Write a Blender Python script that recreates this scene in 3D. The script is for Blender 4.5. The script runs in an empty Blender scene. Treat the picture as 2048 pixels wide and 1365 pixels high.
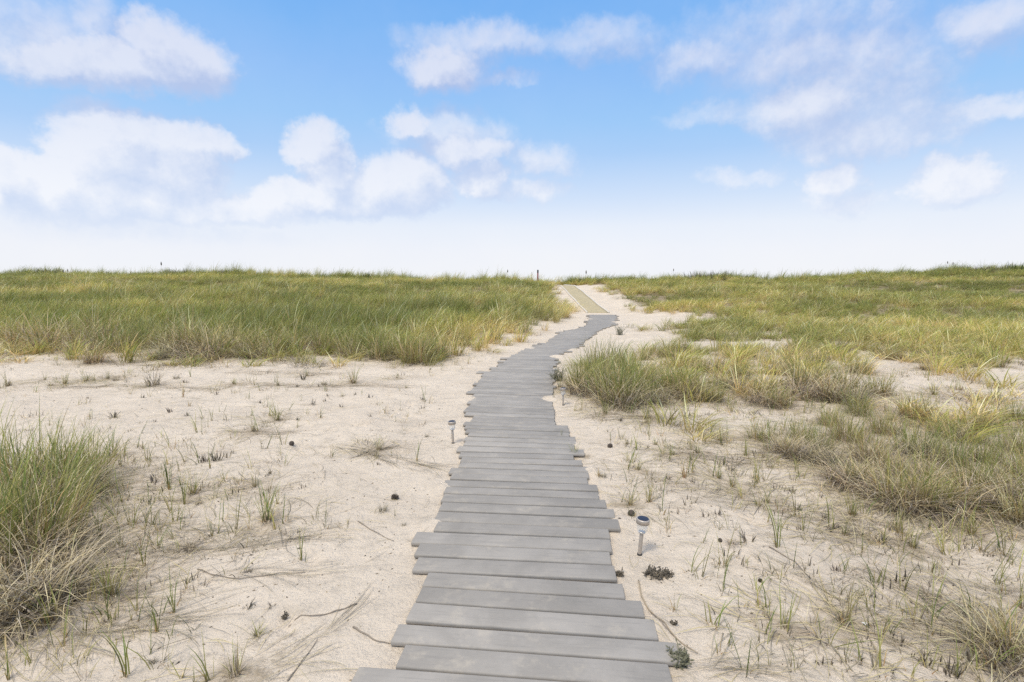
import bpy, math, random
import numpy as np
from mathutils import Vector

R = math.radians
sc = bpy.context.scene
COL = sc.collection

# ------------------------------------------------------------------ camera
CAM_H, F_PX, HORIZON = 1.5, 1080.0, 562.0
PITCH = math.atan((682.5 - HORIZON) / F_PX)
cam_d = bpy.data.cameras.new('camera')
cam_d.sensor_width = 36.0
cam_d.lens = F_PX * 36.0 / 2048.0
cam_d.clip_start, cam_d.clip_end = 0.05, 3000
cam = bpy.data.objects.new('camera', cam_d)
COL.objects.link(cam)
cam.location = (0, 0, CAM_H)
cam.rotation_euler = (R(90) - PITCH, 0, 0)
sc.camera = cam

# ------------------------------------------------------------------ exposure
sc.view_settings.view_transform = 'Standard'
sc.view_settings.look = 'None'
sc.view_settings.exposure = 0.0
sc.view_settings.gamma = 1.0
sc.render.engine = 'CYCLES'
sc.cycles.max_bounces = 6
sc.cycles.diffuse_bounces = 3
sc.cycles.transparent_max_bounces = 8
sc.cycles.use_denoising = False          # keep the grass crisp

SUN_EL, SUN_ROT = R(58), R(215)      # high sun behind the viewer's left shoulder

# ------------------------------------------------------------------ node helper
class NT:
    def __init__(self, tree):
        self.t = tree
    def n(self, kind, **kw):
        nd = self.t.nodes.new(kind)
        for k, v in kw.items():
            setattr(nd, k, v)
        return nd
    def put(self, sock, v):
        if isinstance(v, bpy.types.NodeSocket):
            self.t.links.new(v, sock)
        elif v is not None:
            if sock.type == 'RGBA' and len(v) == 3:
                v = (*v, 1)
            sock.default_value = v
    def m(self, op, a, b=None, c=None, clamp=False):
        nd = self.n('ShaderNodeMath', operation=op, use_clamp=clamp)
        self.put(nd.inputs[0], a)
        if b is not None: self.put(nd.inputs[1], b)
        if c is not None: self.put(nd.inputs[2], c)
        return nd.outputs[0]
    def v(self, op, a, b=None, c=None):
        nd = self.n('ShaderNodeVectorMath', operation=op)
        self.put(nd.inputs[0], a)
        if b is not None:
            self.put(nd.inputs['Scale' if op == 'SCALE' else 1], b)
        if c is not None: self.put(nd.inputs[2], c)
        return nd.outputs['Value' if op in ('LENGTH', 'DOT_PRODUCT') else 'Vector']
    def step(self, x, lo, hi, a=0.0, b=1.0):
        nd = self.n('ShaderNodeMapRange', interpolation_type='SMOOTHSTEP')
        self.put(nd.inputs['Value'], x)
        for k, q in (('From Min', lo), ('From Max', hi), ('To Min', a), ('To Max', b)):
            self.put(nd.inputs[k], q)
        return nd.outputs['Result']
    def mix(self, f, a, b, blend='MIX'):
        nd = self.n('ShaderNodeMix', data_type='RGBA', blend_type=blend)
        self.put(nd.inputs[0], f); self.put(nd.inputs[6], a); self.put(nd.inputs[7], b)
        return nd.outputs[2]
    def noise(self, vec, scale, detail=4, rough=0.55, dist=0.0, color=False):
        nd = self.n('ShaderNodeTexNoise')
        if vec is not None: self.put(nd.inputs['Vector'], vec)
        nd.inputs['Scale'].default_value = scale
        nd.inputs['Detail'].default_value = detail
        nd.inputs['Roughness'].default_value = rough
        nd.inputs['Distortion'].default_value = dist
        return nd.outputs['Color' if color else 'Fac']

def lin(r, g, b):
    f = lambda c: (c / 255 / 12.92) if c <= 10 else ((c / 255 + 0.055) / 1.055) ** 2.4
    return (f(r), f(g), f(b))

def pix_dir(px, py):
    a, b = (px - 1024) / F_PX, (682.5 - py) / F_PX
    c, s = math.cos(PITCH), math.sin(PITCH)
    return np.array([a, c + b * s, -s + b * c])

# ------------------------------------------------------------------ sky
def build_world():
    w = bpy.data.worlds.new('World')
    sc.world = w
    w.use_nodes = True
    w.cycles.sampling_method = 'MANUAL'
    w.cycles.sample_map_resolution = 512
    t = w.node_tree
    t.nodes.clear()
    k = NT(t)
    out = k.n('ShaderNodeOutputWorld')
    bg = k.n('ShaderNodeBackground')
    t.links.new(bg.outputs[0], out.inputs[0])
    tc = k.n('ShaderNodeTexCoord')
    d = tc.outputs['Generated']
    sep = k.n('ShaderNodeSeparateXYZ'); t.links.new(d, sep.inputs[0])
    az = k.m('ARCTAN2', sep.outputs[0], sep.outputs[1])
    el = k.m('ARCSINE', sep.outputs[2])
    comb = k.n('ShaderNodeCombineXYZ'); t.links.new(az, comb.inputs[0]); t.links.new(el, comb.inputs[1])
    p = comb.outputs[0]

    # cloud banks: centre and half-size in radians of azimuth and elevation, and opacity
    PX = [(60, 70, 150, 85, .62), (120, 125, 135, 48, .9), (235, 122, 130, 50, .95), (352, 115, 98, 62, 1.0), (295, 75, 60, 45, .85), (190, 30, 60, 55, .6),
          (15, 355, 60, 52, 1.0), (110, 380, 95, 62, 1.0), (205, 315, 100, 92, 1.0), (310, 335, 130, 62, .92), (235, 268, 62, 48, 1.0), (335, 285, 80, 44, .95), (410, 280, 60, 34, .8), (210, 400, 190, 52, .95), (400, 412, 240, 32, .72),
          (630, 292, 48, 48, 1.0), (662, 345, 52, 66, .95), (640, 395, 110, 34, .85), (805, 368, 82, 60, 1.0), (735, 392, 90, 44, .85), (820, 240, 46, 32, .9), (935, 300, 85, 32, .9), (960, 362, 50, 36, .8), (900, 262, 110, 46, .62), (1060, 378, 70, 24, .5), (1075, 320, 90, 36, .5),
          (890, 132, 78, 46, .9), (965, 82, 150, 40, .62), (1005, 165, 60, 15, .5), (1200, 78, 140, 44, .52),
          (1590, 60, 260, 95, .52), (1400, 122, 120, 46, .60), (1600, 125, 180, 66, .66), (1710, 135, 150, 80, .66), (1790, 190, 115, 80, .64), (1625, 212, 130, 62, .82), (1715, 256, 180, 56, .68), (1545, 215, 60, 40, .62), (1850, 262, 110, 40, .55), (1440, 225, 130, 26, .45),
          (1975, 48, 120, 62, .7), (1960, 222, 95, 30, .6), (1668, 358, 55, 34, .65), (1905, 360, 100, 42, .75), (1755, 25, 26, 36, .55), (1480, 350, 90, 24, .42), (1690, 405, 90, 26, .5),
          (300, 470, 330, 26, .4), (2330, 200, 200, 90, .8), (-280, 200, 160, 110, .9), (-330, 400, 200, 60, .9), (2400, 380, 200, 60, .6)]
    grp = bpy.data.node_groups.new('cloud_density', 'ShaderNodeTree')
    grp.interface.new_socket('P', in_out='INPUT', socket_type='NodeSocketVector')
    grp.interface.new_socket('D', in_out='OUTPUT', socket_type='NodeSocketFloat')
    g = NT(grp)
    gi, go = g.n('NodeGroupInput'), g.n('NodeGroupOutput')
    P0 = gi.outputs[0]
    # billows: warp the coordinates, then perturb the field
    wv = g.v('SUBTRACT', g.noise(P0, 11, 5, .6, 0.0, True), (.5, .5, .5))
    P1 = g.v('MULTIPLY_ADD', wv, (.10, .065, 0), P0)
    wv2 = g.v('SUBTRACT', g.noise(P0, 42, 4, .6, 0.0, True), (.5, .5, .5))
    P1 = g.v('MULTIPLY_ADD', wv2, (.034, .028, 0), P1)
    acc = None
    for (x, y, rx, ry, o) in PX:
        dd = pix_dir(x, y); dd /= np.linalg.norm(dd)
        ca, ce = math.atan2(dd[0], dd[1]), math.asin(dd[2])
        d2 = pix_dir(x + rx, y); sx = abs(math.atan2(d2[0], d2[1]) - ca)
        d3 = pix_dir(x, y - ry); d3 /= np.linalg.norm(d3); sy = abs(math.asin(d3[2]) - ce)
        q = g.v('MULTIPLY_ADD', P1, (1 / sx, 1 / sy, 0), (-ca / sx, -ce / sy, 0))
        r2 = g.v('DOT_PRODUCT', q, q)
        b = g.m('MULTIPLY_ADD', r2, -.42 * o, o)       # o at the centre, o/2 at the rim
        acc = b if acc is None else g.m('SMOOTH_MAX', acc, b, .12)
    fb = g.noise(P0, 26, 6, .62)
    acc = g.m('ADD', acc, g.m('MULTIPLY', g.m('SUBTRACT', fb, .5), .42))
    t2 = grp
    t2.links.new(acc, go.inputs[0])

    def dens(off):
        nd = k.n('ShaderNodeGroup'); nd.node_tree = grp
        t.links.new(k.v('ADD', p, off) if off else p, nd.inputs[0])
        return nd.outputs[0]
    D0 = dens(None)
    D1 = dens((-.022, .034, 0))
    low0 = k.step(el, R(8), R(17))
    cv = k.n('ShaderNodeMix', data_type='FLOAT')
    t.links.new(low0, cv.inputs[0]); t.links.new(k.step(D0, .16, .58), cv.inputs[2]); t.links.new(k.step(D0, .10, .82), cv.inputs[3])
    cover = cv.outputs[0]
    rel = k.m('SUBTRACT', k.m('MINIMUM', D0, 1.0), k.m('MINIMUM', D1, 1.0))
    lo_ = k.n('ShaderNodeMix', data_type='FLOAT'); t.links.new(low0, lo_.inputs[0]); lo_.inputs[2].default_value = -.46; lo_.inputs[3].default_value = -.26
    lit = k.step(rel, lo_.outputs[0], .40)

    # clear sky: physical sky blended with the bright sea haze at the horizon
    sky = k.n('ShaderNodeTexSky', sky_type='NISHITA', sun_disc=False)
    sky.sun_elevation, sky.sun_rotation = SUN_EL, SUN_ROT
    sky.air_density, sky.dust_density, sky.ozone_density = 1.0, 1.5, 1.2
    phys = k.v('SCALE', sky.outputs[0], .10)
    ramp = k.n('ShaderNodeValToRGB')
    eldeg = k.m('MULTIPLY', el, 180 / math.pi / 90)
    t.links.new(eldeg, ramp.inputs[0])
    stops = [(0.0, (251, 252, 255)), (3, (247, 249, 255)), (5.5, (239, 245, 255)), (8.5, (212, 230, 254)), (12.6, (173, 210, 252)), (15.6, (157, 204, 252)), (19.5, (144, 194, 251)), (23.2, (127, 186, 249)), (26.7, (114, 178, 247)), (45, (92, 152, 232)), (90, (70, 125, 214))]
    cr = ramp.color_ramp
    while len(cr.elements) < len(stops): cr.elements.new(.5)
    for e, (a, c) in zip(cr.elements, stops):
        e.position = a / 90; e.color = (*lin(*c), 1)
    clear = k.mix(.93, phys, ramp.outputs[0])
    soft = k.m('MULTIPLY_ADD', k.noise(p, 5, 5, .6), .5, -.12, clamp=True)     # thin veil
    clear = k.mix(k.m('MULTIPLY', soft, .5), clear, lin(205, 222, 250))

    low = k.step(el, R(3), R(22))
    shade = k.mix(low, lin(206, 221, 246), lin(180, 194, 230))
    white = k.mix(low, lin(248, 250, 255), lin(227, 231, 246))
    tex = k.noise(p, 24, 6, .62)
    lit2 = k.m('MULTIPLY_ADD', k.m('SUBTRACT', tex, .5), 1.0, lit, clamp=True)
    cloud = k.mix(lit2, shade, white)
    fade = k.step(el, R(1.0), R(7.5))
    both = k.mix(k.m('MULTIPLY', k.m('MULTIPLY', cover, .86), fade), clear, cloud)
    # broken bright cloud layer added overhead, out of view, for soft fill light
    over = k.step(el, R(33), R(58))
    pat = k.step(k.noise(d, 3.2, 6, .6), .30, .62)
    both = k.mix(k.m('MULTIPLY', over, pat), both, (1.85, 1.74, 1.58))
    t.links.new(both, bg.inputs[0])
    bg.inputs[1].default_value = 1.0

build_world()

sun_d = bpy.data.lights.new('sun', 'SUN')
sun_d.energy, sun_d.angle, sun_d.color = 2.5, R(14), (1.0, .935, .82)
sun = bpy.data.objects.new('sun', sun_d)
COL.objects.link(sun)
# direction towards the sun, matching the sky's rotation (measured from +Y towards +X)
sd = Vector((math.sin(SUN_ROT) * math.cos(SUN_EL), math.cos(SUN_ROT) * math.cos(SUN_EL), math.sin(SUN_EL)))
sun.rotation_euler = sd.to_track_quat('Z', 'Y').to_euler()
sun.location = sd * 30

# ------------------------------------------------------------------ numpy noise
def _hash(ix, iy, seed):
    h = (ix.astype(np.int64) * 374761393 + iy.astype(np.int64) * 668265263 + seed * 1442695041) & 0x7fffffff
    h = ((h ^ (h >> 13)) * 1274126177) & 0x7fffffff
    return ((h ^ (h >> 16)) & 0xffff) / 65535.0

def vn(x, y, seed=0):
    x, y = np.asarray(x, float), np.asarray(y, float)
    ix, iy = np.floor(x), np.floor(y)
    fx, fy = x - ix, y - iy
    ux, uy = fx * fx * (3 - 2 * fx), fy * fy * (3 - 2 * fy)
    a, b = _hash(ix, iy, seed), _hash(ix + 1, iy, seed)
    c, d = _hash(ix, iy + 1, seed), _hash(ix + 1, iy + 1, seed)
    return (a * (1 - ux) + b * ux) * (1 - uy) + (c * (1 - ux) + d * ux) * uy - .5

def fbm(x, y, seed=0, octs=4):
    s, a, f = 0, 1.0, 1.0
    for o in range(octs):
        s = s + a * vn(np.asarray(x) * f + 13.7 * o, np.asarray(y) * f - 7.1 * o, seed + o)
        a *= .5; f *= 2.03
    return s

def sm(x, lo, hi):
    t = np.clip((np.asarray(x, float) - lo) / (hi - lo), 0, 1)
    return t * t * (3 - 2 * t)

# ------------------------------------------------------------------ terrain
def plane_pt(px, py, z=0.0):
    d = pix_dir(px, py)
    s = (CAM_H - z) / -d[2]
    return np.array([d[0] * s, d[1] * s, z])

# edges of the plank walk in the world (flat part)
EDGE_L = [(929, 864), (928, 845), (936, 830), (936, 815), (942, 800), (946, 785), (948, 777), (955, 766), (968, 752), (992, 742), (1014, 722), (1032, 711.5), (1051, 703), (1062, 697.6), (1078, 694), (1095, 688), (1104, 679), (1114, 674), (1122, 668), (1134, 664), (1151, 661), (1171, 655), (1178, 645), (1180, 637), (1180, 631)]
EDGE_R = [(1136, 866), (1112, 848), (1108, 835), (1106, 820), (1104, 806), (1104, 792), (1106, 778), (1107, 764), (1108, 750), (1110, 738), (1113, 722), (1120, 711), (1136, 704), (1149, 700), (1166, 688), (1180, 676), (1194, 665), (1212, 658), (1230, 651.5), (1232, 640), (1232, 631)]
PL = np.array([plane_pt(*q) for q in EDGE_L]); PR = np.array([plane_pt(*q) for q in EDGE_R])
def walk_l(y): return np.interp(y, PL[:, 1], PL[:, 0])
def walk_r(y): return np.interp(y, PR[:, 1], PR[:, 0])
NEAR_C = [(2.0, .03), (2.6, .025), (3.2, .03), (4.0, .045), (5.0, .06), (5.6, .045)]
_cy = np.concatenate([[a for a, b in NEAR_C], np.linspace(6.2, 23, 40), [25, 38.5, 42, 46, 60]])
_cx = np.concatenate([[b for a, b in NEAR_C], [(walk_l(v) + walk_r(v)) / 2 for v in np.linspace(6.2, 23, 40)], [4.0, 3.98, 3.4, 2.2, 0.0]])
def xc(y): return np.interp(y, _cy, _cx)

RIDGE_Y = 43.0
SKYLINE = [(-700, 538), (-300, 541), (0, 544), (95, 541), (150, 546), (350, 543), (450, 543), (600, 548), (730, 550), (850, 554), (905, 557), (960, 555), (1000, 553), (1060, 557), (1100, 562), (1120, 561), (1150, 552), (1200, 553), (1300, 554), (1380, 549), (1460, 549), (1500, 555), (1560, 553), (1650, 549), (1750, 543), (1850, 539), (1950, 536), (2048, 529), (2300, 522), (2700, 524)]
_sx, _sh = [], []
for (a, b) in SKYLINE:
    d = pix_dir(a, b)
    _sx.append(d[0] / d[1] * RIDGE_Y); _sh.append(CAM_H + d[2] / d[1] * RIDGE_Y - .44)

def H(x, y, fine=True):
    x, y = np.asarray(x, float), np.asarray(y, float)
    rid = np.interp(x, _sx, _sh)
    start = np.where(x < xc(y), 11.0, 17.5)
    up = np.clip((y - start) / (RIDGE_Y - start), 0, 1)
    up = up * up * (3 - 2 * up) * .55 + up * .45
    dune = rid * up
    dune = dune + .28 * fbm(x * .16, y * .16, 5, 3) * sm(y, 13, 24) * (1 - sm(y, 34, 42))
    dune = np.where(y > RIDGE_Y, rid - (rid + .4) * sm(y, RIDGE_Y, 74), dune)
    path = 1.12 * np.clip((y - 25.2) / 13.3, 0, 1) + .05 * sm(y, 38.5, 43)
    path = path - 1.3 * sm(y, 44, 74)
    near = np.abs(x - xc(y))
    h = path + (dune - path) * sm(near, .8, 4.0) * sm(y, 9, 14)
    if fine:
        off = sm(near, .72, 1.5)
        h = h + off * (.07 * fbm(x * .55, y * .55, 11, 3) + .03 * fbm(x * 1.9, y * 1.9, 21, 2)) * np.where(y > 50, 0, 1)
        h = h + (.021 * fbm(x * 4.6, y * 4.6, 31, 3)) * (.35 + .65 * off) * (y < 16)
        near_y = (y > 1.4) & (y < 10)
        if np.any(near_y):
            for (fx, fy, fa, fl) in FOOT:
                sel = near_y & (np.abs(x - fx) < .25) & (np.abs(y - fy) < .25)
                if not np.any(sel): continue
                dx, dy = x - fx, y - fy
                u = dx * math.cos(fa) + dy * math.sin(fa); v = -dx * math.sin(fa) + dy * math.cos(fa)
                r = np.sqrt((u / (fl * .5)) ** 2 + (v / .062) ** 2)
                h = h + np.where(sel, -.020 * (1 - sm(r, .5, 1.05)) + .008 * sm(r, .75, 1.1) * (1 - sm(r, 1.15, 1.7)), 0)
        for (mx, my, mr, mh) in DRIFTS:
            dd = ((x - mx) / mr) ** 2 + ((y - my) / (mr * 1.2)) ** 2
            h = h + mh * np.exp(-dd * 1.4)
    return h

# sand blown over the plank ends
DRIFTS = []
for (a_, b_, r_, h_) in ((1106, 801, .20, .052), (1116, 716, .24, .055), (1150, 702, .2, .05), (1241, 1046, .09, .036), (869, 1052, .10, .036), (886, 978, .10, .038), (1182, 946, .10, .04), (941, 800, .14, .042), (1060, 699, .2, .045), (1150, 893, .08, .038), (1318, 1262, .07, .036), (1178, 640, .3, .05), (1232, 646, .3, .05)):
    q_ = plane_pt(a_, b_); DRIFTS.append((q_[0], q_[1], r_, h_))

_fr = random.Random(77)
FOOT = []
for _ in range(13):          # old, half-filled footprints: short trails beside the walk
    fx, fy, fa = _fr.choice((-1, 1)) * _fr.uniform(.95, 3.0), _fr.uniform(2.0, 7.5), _fr.uniform(0, 6.28)
    for q in range(_fr.randint(2, 6)):
        sx = .1 * (1 if q % 2 else -1)
        gx, gy = fx + .5 * q * math.cos(fa) - sx * math.sin(fa), fy + .5 * q * math.sin(fa) + sx * math.cos(fa)
        if abs(gx) > .95: FOOT.append((gx, gy, fa + _fr.uniform(-.2, .2), _fr.uniform(.22, .28)))

_ts = np.concatenate([np.linspace(1.2, 8, 400), np.linspace(8.01, 55, 900)])
def at(px, py):
    d = pix_dir(px, py); d = d / d[1]
    gz = CAM_H + d[2] * _ts - H(d[0] * _ts, _ts)
    i = int(np.argmax(gz < 0))
    if gz[i] >= 0: i = len(_ts) - 1
    if i == 0: t = _ts[0]
    else:
        a, b = gz[i - 1], gz[i]
        t = _ts[i - 1] + (_ts[i] - _ts[i - 1]) * a / (a - b + 1e-9)
    x, y = d[0] * t, t
    return x, y, float(H(x, y))

def poly_sd(x, y, poly):
    """signed distance to a closed polygon, positive inside"""
    x, y = np.asarray(x, float), np.asarray(y, float)
    best = np.full(x.shape, 1e9); ins = np.zeros(x.shape, bool)
    n = len(poly)
    for i in range(n):
        ax, ay = poly[i]; bx, by = poly[(i + 1) % n]
        ex, ey = bx - ax, by - ay
        t = np.clip(((x - ax) * ex + (y - ay) * ey) / (ex * ex + ey * ey + 1e-12), 0, 1)
        best = np.minimum(best, np.hypot(x - ax - t * ex, y - ay - t * ey))
        if ay != by:
            c = ((ay > y) != (by > y)) & (x < (bx - ax) * (y - ay) / (by - ay) + ax)
            ins ^= c
    return np.where(ins, best, -best)

def wpoly(pts, extra=()):
    return [at(a, b)[:2] for a, b in pts] + list(extra)
LEFT_FIELD = [(-75, 9.5)] + wpoly([(-300, 694), (0, 692), (130, 702), (320, 698), (450, 704), (600, 700), (740, 708), (850, 716), (905, 694), (985, 680), (1060, 667), (1118, 650), (1142, 632), (1138, 618)], [(3.15, 29), (3.1, 35), (3.2, 39.5), (2.6, 44), (-5, 60), (-75, 60)])
RIGHT_FIELD = [(4.9, 38.8), (5.0, 34), (5.6, 30)] + wpoly([(1232, 620), (1300, 634), (1400, 641), (1560, 648), (1700, 652), (1800, 646), (1900, 655), (2048, 668), (2300, 668)], [(75, 15), (75, 60), (0, 60), (2.2, 46), (3.6, 41.5)])

def field_density(x, y):
    n = fbm(np.asarray(x) * .5, np.asarray(y) * .5, 77, 3)
    a = poly_sd(x, y, LEFT_FIELD) + n * 1.5
    b = poly_sd(x, y, RIGHT_FIELD) + n * 2.0
    return np.maximum(sm(a, -.5, 1.7), sm(b, -.5, 2.2))

# ------------------------------------------------------------------ mesh helpers
def new_obj(name, mesh, parent=None, loc=(0, 0, 0), rot=(0, 0, 0), link=True):
    o = bpy.data.objects.new(name, mesh)
    if link: COL.objects.link(o)
    o.location, o.rotation_euler = loc, rot
    if parent: o.parent = parent
    return o

def tag(o, label=None, cat=None, group=None, kind=None):
    if label: o['label'] = label
    if cat: o['category'] = cat
    if group: o['group'] = group
    if kind: o['kind'] = kind
    return o

def np_mesh(name, verts, quads, mat, col=None, smooth=True, extra=None):
    me = bpy.data.meshes.new(name)
    verts = np.ascontiguousarray(verts, dtype=np.float32); quads = np.ascontiguousarray(quads, dtype=np.int32)
    nv, nf, k = len(verts), len(quads), quads.shape[1]
    me.vertices.add(nv); me.vertices.foreach_set('co', verts.ravel())
    me.loops.add(nf * k); me.loops.foreach_set('vertex_index', quads.ravel())
    me.polygons.add(nf)
    me.polygons.foreach_set('loop_start', np.arange(0, nf * k, k, dtype=np.int32))
    me.polygons.foreach_set('use_smooth', np.full(nf, smooth))
    if col is not None:
        at_ = me.attributes.new('Col', 'FLOAT_COLOR', 'POINT')
        c4 = np.ones((nv, 4), np.float32); c4[:, :3] = col
        at_.data.foreach_set('color', c4.ravel())
    for nm, arr in (extra or {}).items():
        at_ = me.attributes.new(nm, 'FLOAT', 'POINT')
        at_.data.foreach_set('value', np.ascontiguousarray(arr, dtype=np.float32))
    me.update(calc_edges=True)
    me.validate()
    me.materials.append(mat)
    return me

class MB:
    """collects polygons for one mesh"""
    def __init__(self): self.v, self.f = [], []
    def add(self, vs, fs):
        o = len(self.v); self.v += [tuple(map(float, q)) for q in vs]; self.f += [tuple(i + o for i in q) for q in fs]
    def lathe(self, prof, n=24, cap=True, cx=0, cy=0):
        vs, fs = [], []
        for (r, z) in prof:
            for i in range(n):
                a = 2 * math.pi * i / n; vs.append((cx + r * math.cos(a), cy + r * math.sin(a), z))
        for j in range(len(prof) - 1):
            for i in range(n):
                fs.append((j * n + i, j * n + (i + 1) % n, (j + 1) * n + (i + 1) % n, (j + 1) * n + i))
        if cap:
            fs.append(tuple(reversed(range(n)))); fs.append(tuple((len(prof) - 1) * n + i for i in range(n)))
        self.add(vs, fs)
    def tube(self, pts, rad, n=6):
        pts = [Vector(q) for q in pts]; vs, fs = [], []
        for j, q in enumerate(pts):
            d = (pts[min(j + 1, len(pts) - 1)] - pts[max(j - 1, 0)]).normalized()
            a = d.orthogonal().normalized(); b = d.cross(a)
            r = rad[j] if isinstance(rad, (list, tuple)) else rad
            for i in range(n):
                an = 2 * math.pi * i / n; vs.append(q + (a * math.cos(an) + b * math.sin(an)) * r)
        for j in range(len(pts) - 1):
            for i in range(n):
                fs.append((j * n + i, j * n + (i + 1) % n, (j + 1) * n + (i + 1) % n, (j + 1) * n + i))
        fs.append(tuple(reversed(range(n)))); fs.append(tuple((len(pts) - 1) * n + i for i in range(n)))
        self.add(vs, fs)
    def mesh(self, name, mat, smooth=True):
        me = bpy.data.meshes.new(name); me.from_pydata(self.v, [], self.f); me.update()
        me.polygons.foreach_set('use_smooth', [smooth] * len(me.polygons)); me.materials.append(mat)
        return me

# ------------------------------------------------------------------ materials
def material(name):
    m = bpy.data.materials.new(name); m.use_nodes = True
    t = m.node_tree; t.nodes.clear(); k = NT(t)
    out = k.n('ShaderNodeOutputMaterial')
    return m, t, k, out
def principled(k, out, base, rough=.6, spec=.3, metal=0.0, normal=None, **kw):
    b = k.n('ShaderNodeBsdfPrincipled')
    k.put(b.inputs['Base Color'], base); k.put(b.inputs['Roughness'], rough)
    b.inputs['Specular IOR Level'].default_value = spec; b.inputs['Metallic'].default_value = metal
    if normal is not None: k.put(b.inputs['Normal'], normal)
    for a, v in kw.items(): k.put(b.inputs[a], v)
    k.t.links.new(b.outputs[0], out.inputs[0])
    return b
def bump(k, h, strength, dist):
    nd = k.n('ShaderNodeBump'); k.put(nd.inputs['Height'], h)
    nd.inputs['Strength'].default_value = strength; nd.inputs['Distance'].default_value = dist
    return nd.outputs[0]
def flat(name, base, rough=.6, spec=.3, metal=0.0, **kw):
    m, t, k, out = material(name); principled(k, out, base, rough, spec, metal, **kw); return m

def sand_material():
    m, t, k, out = material('sand')
    geo = k.n('ShaderNodeNewGeometry'); p = geo.outputs['Position']
    lit = k.n('ShaderNodeAttribute', attribute_name='litter').outputs['Fac']
    n1 = k.noise(p, 1.3, 5, .6); n2 = k.noise(p, 9, 5, .65); n3 = k.noise(p, 260, 3, .7); n4 = k.noise(p, 38, 4, .7)
    c = k.mix(k.step(n1, .30, .70), (.63, .535, .42), (.715, .61, .482))
    c = k.mix(k.m('MULTIPLY', k.step(n2, .48, .72), .40), c, (.46, .40, .32))
    c = k.mix(k.m('MULTIPLY', k.step(n3, .52, .78), .34), c, (.31, .26, .205))       # dark mineral grains
    c = k.mix(k.m('MULTIPLY', k.step(n4, .60, .76), .30), c, (.33, .265, .195))      # scattered fine bits of plant
    n5 = k.noise(k.v('MULTIPLY', p, (1, 1.8, 1)), 4.2, 6, .72)
    c = k.mix(k.m('MULTIPLY', k.step(n5, .50, .68), .45), c, (.44, .38, .30))     # trodden, slightly dirty sand
    # fine roots and chaff: thin lines, strongest where litter is thick
    wv = k.v('MULTIPLY', p, (1, 2.6, 1))
    ln = k.noise(wv, 10, 5, .6, 1.6)
    hair = k.m('SUBTRACT', 1.0, k.m('MULTIPLY', k.m('ABSOLUTE', k.m('SUBTRACT', ln, .5)), 34), clamp=True)
    patch = k.step(k.m('ADD', k.noise(p, 1.7, 3, .5), k.m('MULTIPLY', lit, .35)), .50, .78)
    c = k.mix(k.m('MULTIPLY', k.m('MULTIPLY', hair, patch), .55), c, (.25, .195, .135))
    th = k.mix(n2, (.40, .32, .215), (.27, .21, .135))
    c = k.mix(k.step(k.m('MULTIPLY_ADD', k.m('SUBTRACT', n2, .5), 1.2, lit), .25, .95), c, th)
    hgt = k.m('ADD', k.m('MULTIPLY', n3, .10), k.m('ADD', k.m('MULTIPLY', n4, .35), k.m('MULTIPLY', n2, 1.0)))
    principled(k, out, c, .92, .12, normal=bump(k, hgt, .9, .045))
    return m

def plank_material():
    m, t, k, out = material('composite_board')
    tc = k.n('ShaderNodeTexCoord').outputs['Object']
    info = k.n('ShaderNodeObjectInfo')
    rnd = info.outputs['Random']
    off = k.n('ShaderNodeCombineXYZ'); t.links.new(k.m('MULTIPLY', rnd, 37.0), off.inputs[0]); t.links.new(k.m('MULTIPLY', rnd, 91.0), off.inputs[1])
    p = k.v('ADD', tc, off.outputs[0])
    grain = k.noise(k.v('MULTIPLY', p, (4, 70, 20)), 1.0, 5, .65, .5)
    fine = k.noise(k.v('MULTIPLY', p, (30, 220, 40)), 1.0, 3, .7)
    blot = k.noise(p, 3.2, 5, .62, .4)
    c = k.mix(k.step(blot, .34, .68), (.282, .258, .225), (.352, .322, .282))
    c = k.mix(k.m('MULTIPLY', k.step(grain, .50, .70), .34), c, (.185, .174, .158))
    c = k.mix(k.m('MULTIPLY', k.step(fine, .45, .72), .24), c, (.37, .355, .33))
    dust = k.m('MULTIPLY', k.step(k.noise(p, 6, 6, .72), .52, .72), .55)
    c = k.mix(dust, c, (.46, .405, .325))                                            # blown sand
    sc_ = k.step(k.noise(p, 55, 3, .6), .67, .74)
    c = k.mix(k.m('MULTIPLY', sc_, .25), c, (.22, .21, .20))
    val = k.n('ShaderNodeHueSaturation'); k.put(val.inputs['Color'], c)
    k.put(val.inputs['Value'], k.m('MULTIPLY_ADD', rnd, .17, .915))
    principled(k, out, val.outputs[0], k.m('MULTIPLY_ADD', blot, .2, .55), .16, normal=bump(k, k.m('ADD', grain, k.m('MULTIPLY', fine, .5)), .22, .002))
    return m

def blade_material(name, var=.25, trans=.3, instancer=False):
    m, t, k, out = material(name)
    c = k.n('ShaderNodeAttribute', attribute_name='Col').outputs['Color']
    if instancer:
        tone = k.n('ShaderNodeAttribute', attribute_type='INSTANCER', attribute_name='tone').outputs['Fac']
    else:
        tone = k.n('ShaderNodeObjectInfo').outputs['Random']
    hs = k.n('ShaderNodeHueSaturation'); k.put(hs.inputs['Color'], c)
    k.put(hs.inputs['Hue'], k.m('MULTIPLY_ADD', tone, .035, .488))
    k.put(hs.inputs['Value'], k.m('MULTIPLY_ADD', tone, -var, 1 + var * .5))
    b = k.n('ShaderNodeBsdfPrincipled'); k.put(b.inputs['Base Color'], hs.outputs[0])
    b.inputs['Roughness'].default_value = .5; b.inputs['Specular IOR Level'].default_value = .3
    tr = k.n('ShaderNodeBsdfTranslucent'); k.put(tr.inputs['Color'], hs.outputs[0])
    mx = k.n('ShaderNodeMixShader'); mx.inputs[0].default_value = trans
    t.links.new(b.outputs[0], mx.inputs[1]); t.links.new(tr.outputs[0], mx.inputs[2]); t.links.new(mx.outputs[0], out.inputs[0])
    return m

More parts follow.
